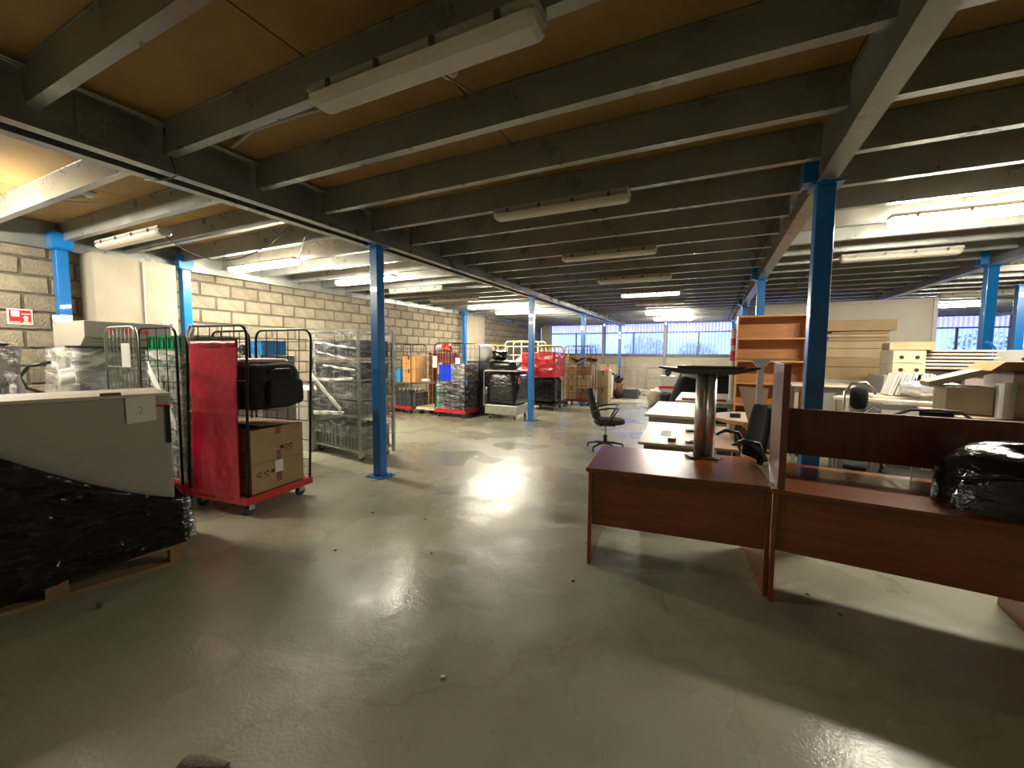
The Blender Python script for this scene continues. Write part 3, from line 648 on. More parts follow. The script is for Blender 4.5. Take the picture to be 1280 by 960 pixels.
# ---------------------------------------------------------------- white boxes and wrapped rack
for k in range(2): carton('white_box',['lower','upper'][k]+' white box of the stack behind the front roll cage',(-5.98,4.62,.002) if k==0 else (-6.00,4.62,.485),.86,.6,.48,R(-4),'white',False,False,'white boxes behind the roll cages')
rk=thing('wire_rack','tall zinc rack on wheels wrapped in clear film','rack',(-4.95,4.57,0),R(-9),'wrapped rack')
RW,RD,RH=1.20,.58,1.86
for sx in (-1,1):
    for sy in (-1,1):
        MB().box(sx*RW/2-.018,sx*RW/2+.018,sy*RD/2-.018,sy*RD/2+.018,.06,RH).build('post','galv',rk)
        caster(rk,sx*(RW/2-.08),sy*(RD/2-.08),.13)
zs=[.13,.62,.88,1.15,1.46,RH-.01]
for z in zs:
    m=MB()
    for sy in (-1,1): m.box(-RW/2,RW/2,sy*RD/2-.012,sy*RD/2+.012,z,z+.022)
    for sx in (-1,1): m.box(sx*RW/2-.012,sx*RW/2+.012,-RD/2,RD/2,z,z+.022)
    if z<RH-.1:
        for i in range(9): x=-RW/2+RW*(i+.5)/9; m.box(x-.004,x+.004,-RD/2,RD/2,z+.010,z+.018)
    m.build('shelf','galv',rk)
Mr=Matrix.Translation((-4.95,4.57,0))@Matrix.Rotation(R(-9),4,'Z')
def on_rack(x,y,z): return tuple(Mr@Vector((x,y,z)))
ordn=['bottom','second','third','fourth','fifth']
for q,(z,h,m) in enumerate([(.153,.33,'crate'),(.643,.20,'crate'),(.903,.21,'crate'),(1.173,.22,'crated'),(1.483,.24,'crated')]):
    for s in (-1,1):
        crate('plastic_crate',('grey' if m=='crate' else 'dark')+' crate on the '+ordn[q]+' level of the wrapped rack, '+('left' if s<0 else 'right'),on_rack(s*.285,0,z),.52,.50,h,R(-9),m,'crates on the wrapped rack')
film_wrap('film_wrap','clear stretch film wound round the tall zinc rack',(-RW/2-.028,RW/2+.028,-RD/2-.028,RD/2+.028,.32,RH+.035),'clear',.006,3.2,rz=R(-9),loc=(-4.95,4.57,0))
def band(x0,x1,y,z0,z1,w,sgn=-1):
    return MB().grid(lambda u,v:(x0+(x1-x0)*u,y+sgn*.006*math.sin(u*20+v*3),z0+(z1-z0)*u+w*(v-.5)+.01*nz(u*4,v,z0,1)),24,4)
for q,(a,b,za,zb,w) in enumerate([(-.40,.62,1.70,1.60,.03),(-.35,.55,1.56,1.44,.02),(-.2,.6,1.36,1.30,.03),(-.55,.25,1.20,.70,.09),(-.60,.55,1.12,1.18,.04),(-.5,.3,.62,.68,.06)]):
    tag(band(a,b,-RD/2-.045,za,zb,w).build('film_crease','white',loc=(-4.95,4.57,0),rz=R(-9),smooth=True,thick=.002),['bright diagonal film fold high on the wrapped rack','second film fold high on the wrapped rack','film fold across the dark crates of the wrapped rack','long slanting film fold down the middle of the wrapped rack','level film fold at mid height on the wrapped rack','low film fold above the bottom crates of the wrapped rack'][q],'film fold','film folds on the wrapped rack')
# ---------------------------------------------------------------- distant row of trolleys along the wall bay
def at(x,y,z=0): return (x,y,z)
# red-deck cage seen right of the wrapped rack
cage('black roll cage on red deck with orange cartons, right of the wrapped rack',(-7.20,8.50,0),.78,.62,1.60,0,nv=4,nh=8)
for k in range(2): carton('carton','orange carton, %s of the pair in the cage right of the wrapped rack'%['lower','upper'][k],(-6.95,8.5,.80+.34*k),.40,.45,.33,0,'orange_card',group='orange cartons')
crate('plastic_crate','dark crate of bottles at the foot of the cage with orange cartons',(-7.05,8.5,.175),.66,.5,.36,0,'crated')
def bottle_parts():
    t=thing('bottle','dark bottle with a pale cap in the crate below the orange cartons','bottle',(0,0,0),0,'bottles in the dark crate')
    MB().tube([(0,0,0),(0,0,.30),(0,0,.36),(0,0,.41)],[.04,.04,.018,.015],10).build('glass','iron',t,smooth=True); MB().cyl((0,0,.41),.02,.03,10).build('cap','white',t); return t
b0=bottle_parts(); q_=0
for yy in (8.33,8.50,8.67):
    for xx in (-7.30,-7.17,-7.04,-6.91,-6.79):
        o=b0 if q_==0 else copy_tree(b0); q_+=1; o.location=(xx,yy,.19)
tag(MB().box(-.36,.36,-.28,.28,0,.02).build('shelf_board','galv',loc=(-7.20,8.5,.775)),'thin grey board under the orange cartons','board')
tag(MB().box(-.07,.07,-.07,.07,0,.34).build('blue_canister','skyblue',loc=(-7.30,8.33,.80),bev=.015),'light blue canister beside the orange cartons','canister')
# cream trolley with dark red crates
t=cage('cream wire trolley with mid shelf and dark red crates',(-6.42,8.62,0),.60,.66,1.50,0,deck='cream_tube',tube='cream_tube',nv=6,nh=2,sides=True,shelf=.80,front=False)
for k in range(5): crate('plastic_crate','dark red crate, %s of five in the column beside the cream trolley'%['lowest','second lowest','middle','second highest','topmost'][k],(-6.55,9.25,.01+.31*k),.62,.5,.30,0,'darkred','dark red crates')
tag(soft(MB(),(0,0,.12),(.30,.28,.24),2.5,16,10,.05,5).build('red_bag','redfilm',loc=(-6.42,9.2,1.57),smooth=True),'bright red bag on top of the dark red crates','bag')
tag(soft(MB(),(0,0,.10),(.26,.24,.20),2.2,16,10,.06,8).build('white_bag','paper',loc=(-6.68,9.18,1.57),smooth=True),'white bag on top of the dark red crates','bag')
bt=thing('spray_bottle','tall green and white canister on the cream trolley deck','canister',(-6.25,8.60,.175)); MB().cyl((0,0,0),.09,.55,14).build('body','green',bt); MB().cyl((0,0,.55),.09,.09,14,.03).build('neck','white',bt)
bt=thing('spray_bottle','green and white bottle standing on the cream trolley shelf','bottle',(-6.22,8.62,.806)); MB().cyl((0,0,0),.07,.22,12).build('body','green',bt); MB().cyl((0,0,.22),.07,.28,12,.045).build('neck','white',bt)
tag(MB().tube([(-6.66,8.45,.85),(-6.40,8.40,.86)],.045,10).build('paper_roll','white'),'white roll lying on the cream trolley shelf','roll')
# blue crate cage
cage('black roll cage on red deck with a bright blue crate',(-5.62,8.50,0),.86,.68,1.62,0,nv=5,nh=7,shelf=.88)
crate('plastic_crate','bright blue crate on the shelf of the middle roll cage',(-5.80,8.46,.886),.38,.42,.38,0,'bluec')
crate('plastic_crate','dark blue grey crate beside the bright blue crate',(-5.40,8.50,.886),.34,.48,.38,0,'crated')
film_wrap('film_wrap','smoked film round the lower half of the middle roll cage',(-6.02,-5.22,8.19,8.81,.20,.86),'clear3',.02,4,cat='film wrap')
tag(soft(MB(),(0,0,.28),(.74,.56,.56),4,22,14,.02,5).build('wrapped_load','black_film',loc=(-5.62,8.50,.20),smooth=True),'black load inside the film of the middle roll cage','bundle')
film_wrap('film_wrap','clear film over the dark crate of the middle roll cage',(-5.60,-5.20,8.2,8.8,.89,1.30),'clear2',.015,5)
tag(soft(MB(),(0,0,.21),(.46,.40,.42),2.6,18,12,.03,2).build('white_bundle','paper',loc=(-5.33,9.35,1.36),smooth=True),'white plastic bundle behind the middle roll cage, on black crates','bundle')
crate('plastic_crate','black crate stack behind the middle roll cage',(-5.35,9.35,.0),.7,.55,1.35,0,'crated')
tag(MB().box(-.06,.06,-.006,.006,0,.14).build('paper_tag','paper',loc=(-5.38,8.147,1.30)),'white tag hanging on the middle roll cage','tag')
tag(MB().box(-.06,.06,-.006,.006,0,.28).build('paper_tag','paper',loc=(-6.03,8.14,1.20)),'long white paper on the left post of the middle roll cage','paper')
# yellow cage behind
cage('cream and yellow tube trolley standing behind the middle roll cage',(-5.9,10.6,0),.9,.6,1.62,0,deck='galv',tube='yellow_tube',nv=5,nh=3)
# black wrapped trolley on grey deck
t=thing('deck_trolley','grey-decked trolley piled with black wrapped goods, left of a blue column','trolley',(-4.42,8.88,0))
MB().box(-.42,.42,-.40,.40,.12,.34).build('deck','galv',t,bev=.01)
for sx in(-.33,.33):
    for sy in(-.30,.30): caster(t,sx,sy,.12,.045)
MB().tube([(-.44,-.40,.3),(-.44,-.40,1.12),(-.44,.40,1.12),(-.44,.40,.3)],.014,8).build('push_bar','galv',t)
tag(soft(MB(),(0,0,.39),(.80,.76,.78),7,26,18,.014,6).build('wrapped_load','black_film',loc=(-4.42,8.88,.342),smooth=True),'bulky black wrapped load on the grey-decked trolley','bundle')
tag(MB().box(-.42,.42,-.40,.40,0,.025).build('board','white_lam',loc=(-4.42,8.88,1.135)),'pale board lying on the black wrapped load','board')
tag(soft(MB(),(0,0,.11),(.74,.6,.22),4,22,10,.04,9).build('black_bundle','black_film',loc=(-4.5,8.9,1.162),smooth=True),'flat black bundle on the pale board','bundle')
tag(soft(MB(),(0,0,.12),(.36,.4,.24),2.5,18,10,.09,4).build('crumpled_film','black_film',loc=(-4.68,9.0,1.385),smooth=True),'crumpled black plastic on top of the flat black bundle','plastic')
tag(MB().box(-.01,.01,-.03,.03,0,.14).build('orange_label','redfilm',loc=(-4.005,8.62,.85)),'orange label on the side of the black wrapped load','label')
# black hangings just left of it
tag(soft(MB(),(0,0,.40),(.42,.5,.80),4,18,14,.02,12).build('wrapped_load','black_film',loc=(-5.05,9.0,.0),smooth=True),'narrow black wrapped load standing between two trolleys','bundle')
# cream lattice cage
cage('white lattice cage standing behind the black wrapped goods',(-5.35,12.0,0),1.15,.6,1.76,0,deck='cream_tube',tube='cream_tube',nv=3,nh=6,tr=.02,wr=.014)
tag(soft(MB(),(0,0,.6),(.9,.45,1.25),4,20,14,.03,15).build('white_bundle','paper',loc=(-5.3,12.0,.2),smooth=True),'white wrapped bundle inside the white lattice cage','bundle')
cage('yellow lattice cage behind the red plastic bag',(-4.32,11.75,0),.75,.6,1.62,0,deck='galv',tube='yellow_tube',nv=5,nh=6,tr=.016,wr=.01)
# cage with red bag over black load
cage('black roll cage holding a red plastic bag over a black load',(-4.18,10.86,0),.74,.70,1.58,0,deck='black',nv=4,nh=5)
tag(soft(MB(),(0,0,.36),(.72,.66,.74),7,24,16,.012,3).build('wrapped_load','black_film',loc=(-4.18,10.86,.175),smooth=True),'black wrapped load below the red plastic bag','bundle')
rb=thing('red_plastic_bag','large red plastic cover slung over the roll cage beside a blue column','bag',(-4.20,10.80,.92))
fboxsurf(MB(),-.54,.42,-.42,.40,0,.66,.025,4,seed=2).build('cover','redfilm',rb,smooth=True)
# brown cage of cardboard
cage('rust-brown roll cage full of cardboard boxes',(-3.62,12.25,0),.80,.62,1.62,0,deck='darkred',tube='brown_tube',nv=5,nh=7,wr=.006)
pos=[(-3.82,.175,.36,.40),(-3.45,.175,.36,.34),(-3.82,.58,.36,.36),(-3.44,.52,.36,.40),(-3.82,.95,.36,.22),(-3.44,.93,.36,.26)]
for i,(x,z,w,h) in enumerate(pos): carton('cardboard_box','cardboard box in the rust-brown cage, %s %s'%(['bottom','middle','top'][i//2],['left','right'][i%2]),(x,12.25,z),w,.5,h-.005,0,['card2','card','card','card2','card','card3'][i],group='boxes in the rust-brown cage')
for i,(x,z,a) in enumerate([(-3.80,1.32,.5),(-3.55,1.36,-.5),(-3.3,1.34,.3)]):
    tag(MB().cbox((0,0,0),(.42,.3,.03),0,a,.2).cbox((.02,.02,.06),(.36,.34,.02),.3,a*.6,-.2).build('crushed_cardboard',['card3','card2','card3'][i],loc=(x,12.25,z)),['crushed cardboard at the left on top of the rust-brown cage','crushed cardboard in the middle on top of the rust-brown cage','crushed cardboard at the right on top of the rust-brown cage'][i],'cardboard','crushed cardboard')
for k in range(2): carton('cardboard_box','pale box %s right beside the rust-brown cage'%['standing','stacked'][k],(-2.98,12.75,.0+.53*k),.34,.5,.52,0,'card2',group='boxes beside the cage')
bn=thing('waste_bin','tall white bin with a black lid beyond the cardboard cage','bin',(-3.25,14.25,0)); MB().cyl((0,0,.05),.20,.80,20,.22).build('body','white',bn); MB().cyl((0,0,.85),.24,.06,20).build('lid','black',bn); MB().cyl((0,0,0),.21,.05,20).build('foot','black',bn)
tag(soft(MB(),(0,0,.07),(.34,.3,.14),2.5,14,8,.05).build('cloth','redfilm',loc=(-3.25,14.25,.915),smooth=True),'red and white cloth on the white bin','cloth')
carton('cardboard_box','reddish brown box by the white bin',(-3.0,15.0,.0),.42,.4,.52,0,'card3'); tag(soft(MB(),(0,0,.19),(.36,.36,.38),2,14,10,.03).build('bag','plum',loc=(-2.92,14.62,.0),smooth=True),'dark pink bag on the floor by the white bin','bag')
carton('dark_box','dark green box on the floor near the white bin',(-2.55,14.85,0),.55,.4,.32,0,'crated',False,False)
tag(soft(MB(),(0,0,.13),(.3,.3,.26),2.2,14,10,.05).build('bag','black_film',loc=(-2.98,15.0,.525),smooth=True),'black bag on the reddish brown box','bag')
carton('cardboard_box','pale long carton on a pedestal by the far wall',(-4.0,17.9,.70),.72,.5,.42,0,'card2'); carton('dark_box','dark box carrying the pale long carton',(-4.0,17.9,0),.7,.5,.69,0,'crated',False,False)
# platform trolleys
def platform(label,loc,rz,blue='skyblue'):
    t=thing('platform_trolley',label,'trolley',loc,rz,'platform trolleys')
    MB().box(-.45,.45,-.28,.28,.16,.20).build('platform','lilac',t,bev=.01)
    MB().tube([(-.44,-.25,.2),(-.44,-.25,.98),(-.44,.25,.98),(-.44,.25,.2)],.016,8).build('push_handle','galv',t)
    MB().tube([(-.44,-.25,.62),(-.44,.25,.62)],.012,6).build('cross_bar','galv',t)
    for sx in(-.35,.35):
        for sy in(-.2,.2): caster(t,sx,sy,.16,.05)
platform('pale platform trolley near the far wall, right of its twin',(-2.1,16.3,0),R(5)); platform('pale platform trolley near the far wall, left of its twin',(-2.95,17.0,0),R(0))
t=thing('mesh_trolley','zinc tube trolley by the far wall with two long rails','trolley',(-1.65,17.9,0),0)
for z in (.55,1.0): MB().tube([(-.8,-.25,z),(.9,-.25,z),(.9,.25,z),(-.8,.25,z)],.016,6,True).build('rail','galv',t)
for x in(-.8,0,.9):
    for y in(-.25,.25): MB().tube([(x,y,0),(x,y,1.0)],.014,6).build('leg','galv',t)
# bags and black sheets at the aisle's far right
tag(soft(MB(),(0,0,.27),(.46,.5,.54),2.6,20,12,.05,1).build('sack','white_lam',loc=(-1.46,12.7,0),smooth=True),'pale stuffed sack on the floor at the end of the tables','sack')
tag(soft(MB(),(0,0,.23),(.42,.42,.46),2.8,20,12,.05,2).build('sack','fabric',loc=(-1.10,12.4,0),smooth=True),'black sack on the floor beside the pale sack','sack')
w=carton('white_box','white box with an orange stripe behind the black sack',(-1.15,13.0,0),.42,.4,.92,0,'white',False,False); MB().box(-.212,.212,-.203,-.2,.55,.63).build('orange_stripe','redfilm',w)
tag(soft(MB(),(0,0,.10),(.2,.2,.2),2.4,12,8,.05).build('bag','black_film',loc=(-1.15,13.0,.925),smooth=True),'small black bag on the white striped box','bag')
def heap(u,v):
    x=-1.0+2.35*u; y=10.3+1.5*v; e=math.sin(PI*min(1,max(0,v)))**.4*min(1,(u*7+.0))**.6*min(1,(1-u)*5)**.6
    return (x,y,.0+(1.02+.10*nz(x,y,0,3)+.16*math.sin(u*2.3+.3))*e)
tag(MB().grid(heap,46,24).build('black_tarpaulin','tarp',smooth=True),'big black tarpaulin heap beyond the pale tables','tarpaulin')
# ---------------------------------------------------------------- mahogany desks
def desk(label,loc,rz,w,d,h=.73,over=.03,mod=(.33,.69),group='mahogany desks',veneer='mahog'):
    t=thing('office_desk',label,'desk',loc,rz,group)
    MB().box(-w/2,w/2,-d/2,d/2,h-.028,h).build('desktop',veneer,t,bev=.006)
    for s in (-1,1): MB().box(s*(w/2-over)-.014,s*(w/2-over)+.014,-d/2+.03,d/2-.05,0,h-.029).build('side_panel','mahog',t,bev=.003)
    MB().box(-w/2+over+.015,w/2-over-.015,-d/2+.05,-d/2+.068,mod[0],mod[1]).build('modesty_panel','mahog',t)
    for s in (-1,1):
        for y in (-d/2+.08,d/2-.1): MB().cyl((s*(w/2-over),y,-.0),.013,.004,10).build('foot','black',t)
    return t
rz1=R(5.5)
desk('mahogany desk standing free in front, chrome pedestal on its rear edge',(-.235,3.31,0),rz1,1.19,.80,mod=(.30,.70))
d2=desk('mahogany desk with raised privacy screen and black bundle on it',(1.04,3.27,0),R(-5),1.30,.80,mod=(.33,.70))
# end panel and screen belong to the second desk
MB().prism([(-.615,-.392),(-.577,-.392),(-.618,.37),(-.645,.37)],'z',.731,1.50).build('end_panel','mahogv',d2,bev=.003)
MB().box(-.612,1.25,.355,.38,.81,1.155).build('screen_panel','mahogv',d2,bev=.003)
for x in (.17,.60): MB().tube([(x,.367,.731),(x,.367,.81)],.006,8).build('support_rod','dull_chrome',d2)
# black bundle on desk
def helm(u,v):
    a=u*2*PI; b=v*PI*.5
    r=math.cos(b)**.45; x=.335*r*math.cos(a); y=.25*r*math.sin(a); z=.335*math.sin(b)**.9
    w=1+.05*ridge(x*2,y*2,z*2,2)+.02*ridge(x,y,z,14)
    return (x*w+.02,y*w,z*(1+.06*math.sin(a)))
hb=thing('black_bundle','rounded black plastic-wrapped bundle lying on the hutch desk','bundle',(1.50,3.14,.731),R(-5))
MB().grid(helm,56,30,True).build('wrapped_body','black_film',hb,smooth=True)
MB().tube([(-.30,-.17,.16),(-.12,-.235,.215),(.10,-.245,.215),(.30,-.18,.14)],.010,6).build('film_fold','black_film',hb,smooth=True)
# chrome pedestal (upturned table leg) on rear edge of first desk
pd=thing('table_pedestal','chrome column table leg standing upside down on the mahogany desk','table leg',(-.03,3.60,.732),rz1)
MB().prism([(-.10,-.09),(.10,-.09),(.14,0),(.10,.09),(-.10,.09),(-.14,0)],'z',0,.012).build('mounting_plate','iron',pd)
for s,m in ((-1,'dull_chrome'),(1,'dull_chrome')): MB().cyl((s*.036,0,.008),.040,.66,28).build('column',m,pd,smooth=False)
for o in pd.children:
    if o.name.startswith('column'):
        for p in o.data.polygons: p.use_smooth=len(p.vertices)==4
def footbar(y): 
    mb=MB(); n=16; v=[];f=[]
    for i in range(n+1):
        u=i/n; x=-.36+.72*u; q=abs(2*u-1); z=.668+.045*max(0,q-.55)/.45; hw=.048*(1-.3*q**4); th=.045-.030*max(0,q-.5)/.5
        v+=[(x,y-hw,z),(x,y+hw,z),(x,y+hw,z+th),(x,y-hw,z+th)]
    for i in range(n):
        a=i*4
        for k in range(4): f.append((a+k,a+(k+1)%4,a+4+(k+1)%4,a+4+k))
    f+=[(0,1,2,3),(n*4+3,n*4+2,n*4+1,n*4)]
    return mb.add(v,f)
footbar(-.02).build('curved_foot','iron',pd,smooth=False,bev=.004)
MB().box(-.22,.26,-.045,.045,.713,.732).build('foot_cover','iron',pd,bev=.004)
# chrome foot on floor beneath the desk (upright leg of the table behind)
def floorleg(label,x,y,rz=0,h=.69):
    t=thing('table_pedestal',label,'table leg',(x,y,0),rz)
    mb=MB(); n=18; pts=[(-.30+.60*i/n,0,.012+.035*(1-abs(2*i/n-1)**2)) for i in range(n+1)]; mb.tube(pts,[.010+.016*(1-abs(2*i/n-1)**4) for i in range(n+1)],10); mb.build('curved_foot','chrome',t,smooth=True)
    MB().cyl((0,0,.04),.022,h-.04,14).build('post','chrome',t)
floorleg('chrome curved foot seen beneath the free mahogany desk',-.12,3.93,R(8))
# grey upturned pedestal behind
t=thing('table_pedestal','pale grey T-shaped table leg standing upside down behind the end panel','table leg',(.46,4.95,.755)); MB().box(-.028,.028,-.025,.025,0,.70).build('column','white',t); MB().prism([(-.29,.765),(.33,.765),(.33,.757),(.08,.74),(.04,.68),(-.04,.68),(-.08,.74),(-.29,.757)],'y',-.03,.03).build('spread_bar','white',t)
MB().box(-.1,.1,-.1,.1,0,.012).build('mounting_plate','machine',t)
# pale tables in a row
def table(label,loc,rz,w,d,h=.73,top='white_lam',thk=.025,leg='galv',group='pale office tables',lr=.022,apron=True):
    t=thing('office_table',label,'table',loc,rz,group)
    MB().box(-w/2,w/2,-d/2,d/2,h-thk,h).build('tabletop',top,t,bev=.003)
    if apron:
        for yy in (-d/2+.08,d/2-.10): MB().box(-w/2+.06,w/2-.06,yy,yy+.02,h-thk-.08,h-thk).build('frame_rail',leg,t)
    for sx in(-1,1):
        for sy in(-1,1): MB().box(sx*(w/2-.07)-lr,sx*(w/2-.07)+lr,sy*(d/2-.09)-lr,sy*(d/2-.09)+lr,0,h-thk).build('leg',leg,t)
    return t
table('dusty white table with paper, directly behind the chrome pedestal',(-.33,4.60,0),R(3),.60,1.26)
table('beige table right of the dusty white one',(.10,4.62,0),R(3),.22,1.22,top='pink_lam')
table('larger white table, second row behind the chrome pedestal',(-.40,6.50,0),R(0),.76,1.66,.76,thk=.035)
table('white table, third row, in front of the black tarpaulin',(-.05,8.55,0),R(0),1.0,1.7,.76)
b=tag(MB().box(-.3,.4,-.08,.08,0,.03).build('red_board','darkred',loc=(-.15,7.85,.762)),'dark red board lying on the third white table','board')
# round-ended beech table
t=thing('round_table','white-topped table with a rounded beech edge beside the office chair','table',(.60,6.15,0),0)
pts=[(.55*math.cos(a)*1.05,.55*math.sin(a)) for a in [PI/2+PI*i/16 for i in range(17)]]+[(.6,-.55),(.6,.55)]
MB().prism(pts,'z',.70,.742).build('beech_edge','beech',t); MB().prism([(p[0]*.96,p[1]*.96) for p in pts],'z',.742,.745).build('white_top','white_lam',t)
for x in(-.25,.5):
    for y in(-.35,.35): MB().box(x-.02,x+.02,y-.02,y+.02,0,.70).build('leg','iron',t)
tag(MB().box(-.06,.06,-.04,.04,0,.05).build('black_box','black',loc=(.30,6.0,.746)),'small black item on the round-ended table','box')
# objects on first white table
tag(MB().box(-.05,.05,-.14,.14,0,.002).build('paper_sheet','paper',loc=(-.40,4.52,.731),rz=R(2)),'white paper sheet on the dusty white table','paper')
tag(MB().box(-.035,.035,-.045,.045,0,.035).build('block','mahogv',loc=(-.31,4.12,.731),bev=.004),'small dark brown block on the dusty white table','block')
for i,(x,y) in enumerate([(-.17,4.75),(-.14,4.12)]): tag(soft(MB(),(0,0,.012),(.12,.10,.024),3,14,6,.05).build('cap','iron',loc=(x,y,.731)),['dark bracket at the rear of the dusty white table','dark bracket at the front of the dusty white table'][i],'bracket')
# leaning board
tag(MB().add([(-.16,0,.46),(.12,.0,.45),(.06,-.10,0),(-.04,-.10,0),(-.16,.018,.46),(.12,.018,.45),(.06,-.082,0),(-.04,-.082,0)],[(0,1,2,3),(7,6,5,4),(0,4,5,1),(1,5,6,2),(2,6,7,3),(3,7,4,0)]).build('leaning_board','greybeige',loc=(.44,5.12,.745)),'tapering beige board leaning upright behind the black armchair','board')
# ---------------------------------------------------------------- office chairs
def star(t,r=.30):
    for k in range(5):
        a=2*PI*k/5+.3; l=MB().tube([(0,0,.10),(r*.5*math.cos(a),r*.5*math.sin(a),.095),(r*math.cos(a),r*math.sin(a),.062)],[.024,.02,.014],8).build('base_leg','black',t,smooth=True)
        MB().cyl((r*math.cos(a)-.012,r*math.sin(a),.027),.027,.024,12,axis='x').build('caster_wheel','black',l)
    MB().cyl((0,0,.09),.032,.14,14).build('lift_sleeve','black',t,smooth=False); MB().cyl((0,0,.22),.014,.18,10).build('gas_lift','galv',t)
def backsurf(w,z0,z1,x0,x1,curve,thk,wt=None):
    def fn(u,v):
        ww=w+((wt or w)-w)*v; y=ww*(u-.5)*(1-.12*(2*v-1)**4); x=x0+(x1-x0)*v+curve*(2*u-1)**2; return (x,y,z0+(z1-z0)*v)
    return MB().grid(fn,14,14)
ch=thing('office_chair','black swivel chair with arms standing alone in the aisle','chair',(-1.53,6.68,0),R(12))
star(ch)
soft(MB(),(.06,0,.46),(.50,.48,.10),3.2,28,12,.004).build('seat','plum',ch,smooth=True)
MB().box(-.12,.16,-.12,.12,.39,.42).build('seat_plate','black',ch)
backsurf(.42,.52,.98,-.20,-.32,.07,.03,.38).build('backrest','fabric',ch,smooth=True,thick=.035)
backsurf(.46,.40,.66,-.15,-.25,.10,.03,.46).build('back_shell','black',ch,smooth=True,thick=.02)
for s in(-1,1):
    MB().tube([(-.20,s*.22,.62),(-.10,s*.27,.67),(.05,s*.28,.70),(.20,s*.28,.70),(.14,s*.27,.60),(.06,s*.23,.45)],.014,8).build('armrest','black',ch,smooth=True)
c2=thing('office_chair','tall black armchair tucked behind the mahogany end panel','chair',(.30,4.42,0),R(190)); 
c2.location=(.26,4.47,0); c2.rotation_euler=(0,0,R(195))
star(c2); soft(MB(),(.02,0,.46),(.46,.46,.10),3.2,24,10,.004).build('seat','fabric',c2,smooth=True)
backsurf(.44,.55,1.07,-.18,-.26,.06,.03,.38).build('backrest','fabric',c2,smooth=True,thick=.05)
for s in(-1,1): MB().tube([(-.16,s*.24,.60),(-.08,s*.26,.76),(.04,s*.26,.78),(.12,s*.25,.74),(.08,s*.23,.48)],.020,8).build('armrest','black',c2,smooth=True)
# ---------------------------------------------------------------- bookcase
bk=thing('bookcase','tall open beech bookcase beside the large blue column','bookcase',(.82,7.62,0),R(0)); bwid,bd,bh=.92,.30,2.17
for s in(-1,1): MB().box(s*(bwid/2)-.011,s*(bwid/2)+.011,-bd/2,bd/2,0,bh).build('side_panel','beech',bk)
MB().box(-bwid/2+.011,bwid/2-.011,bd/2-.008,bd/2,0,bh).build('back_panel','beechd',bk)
for k in range(7): z=.04+(bh-.062)*k/6; MB().box(-bwid/2+.012,bwid/2-.012,-bd/2,bd/2-.009,z,z+.022).build('shelf','beech',bk)
rl=thing('tall_roll','slim red and white roll standing upright left of the bookcase','roll',(.335,8.25,0)); MB().cyl((0,0,0),.045,1.45,14).build('pale_core','white',rl); MB().cyl((0,0,1.45),.05,.17,14).cyl((0,0,1.72),.05,.12,14).build('red_sleeve','redfilm',rl); MB().cyl((0,0,1.62),.046,.10,14).cyl((0,0,1.84),.046,.18,14).build('white_sleeve','white',rl)
# ---------------------------------------------------------------- stored furniture on the right
# big cardboard stack
st=thing('storage_cabinet','grey metal cabinet carrying the tall cardboard stack','cabinet',(2.0,8.35,0)); MB().box(-.45,.40,-.35,.35,0,1.18).build('body','metal_grey',st,bev=.005); MB().box(-.43,-.03,-.362,-.351,.04,1.15).build('door','metal_grey',st); MB().box(-.01,.38,-.362,-.351,.04,1.15).build('door','metal_grey',st)
zz=1.182; lay=[(.74,.20,.0,'card'),(.70,.15,-.03,'card'),(.77,.14,.01,'card2'),(.76,.11,-.01,'card2'),(.74,.06,.02,'card'),(.80,.05,.0,'card2'),(.70,.04,.05,'card')]
for i,(w_,h_,o_,m_) in enumerate(lay):
    carton('flat_carton','flat carton in the tall stack, %s from the bottom'%['first','second','third','fourth','fifth','sixth','seventh'][i],(2.0+o_,8.35,zz),w_,.62,h_-.008,R(random.uniform(-3,3)),m_,tape_=False,group='flat cartons in the tall stack'); zz+=h_
t=carton('flat_carton','largest brown carton topping the tall cardboard stack',(2.02,8.33,zz+.005),.86,.62,.16,R(3),'card',tape_=False)
# beech drawer boxes on a box
carton('grey_chest','pale grey chest carrying two beech drawer boxes',(2.22,7.10,0),.46,.6,1.305,0,'machine',False,False)
for k in range(2):
    t=thing('drawer_box',['lower','upper'][k]+' beech drawer box with two round finger holes','drawer',(2.22,7.05,1.31+.158*k),0,'beech drawer boxes')
    MB().box(-.14,.14,-.25,.25,0,.150).build('body','beechd' if 0 else 'cream_tube',t); MB().box(-.155,.155,-.262,-.25,.002,.152).build('front_panel','cream_tube',t)
    for s in(-1,1): MB().cyl((s*.075,-.264,.07),.024,.004,16,axis='y').build('finger_hole','ink',t)
t=thing('pale_tray','pale open tray lying askew on the beech drawer boxes','tray',(2.30,7.1,1.63),R(-8)); MB().box(-.22,.20,-.26,.26,0,.012).build('bottom','beechd',t); MB().box(-.22,.20,-.27,-.26,0,.10).build('front_panel','card2',t); MB().box(.19,.20,-.26,.26,.0,.09).build('side','card2',t); MB().box(-.22,-.21,-.26,.26,0,.09).build('side','card2',t)
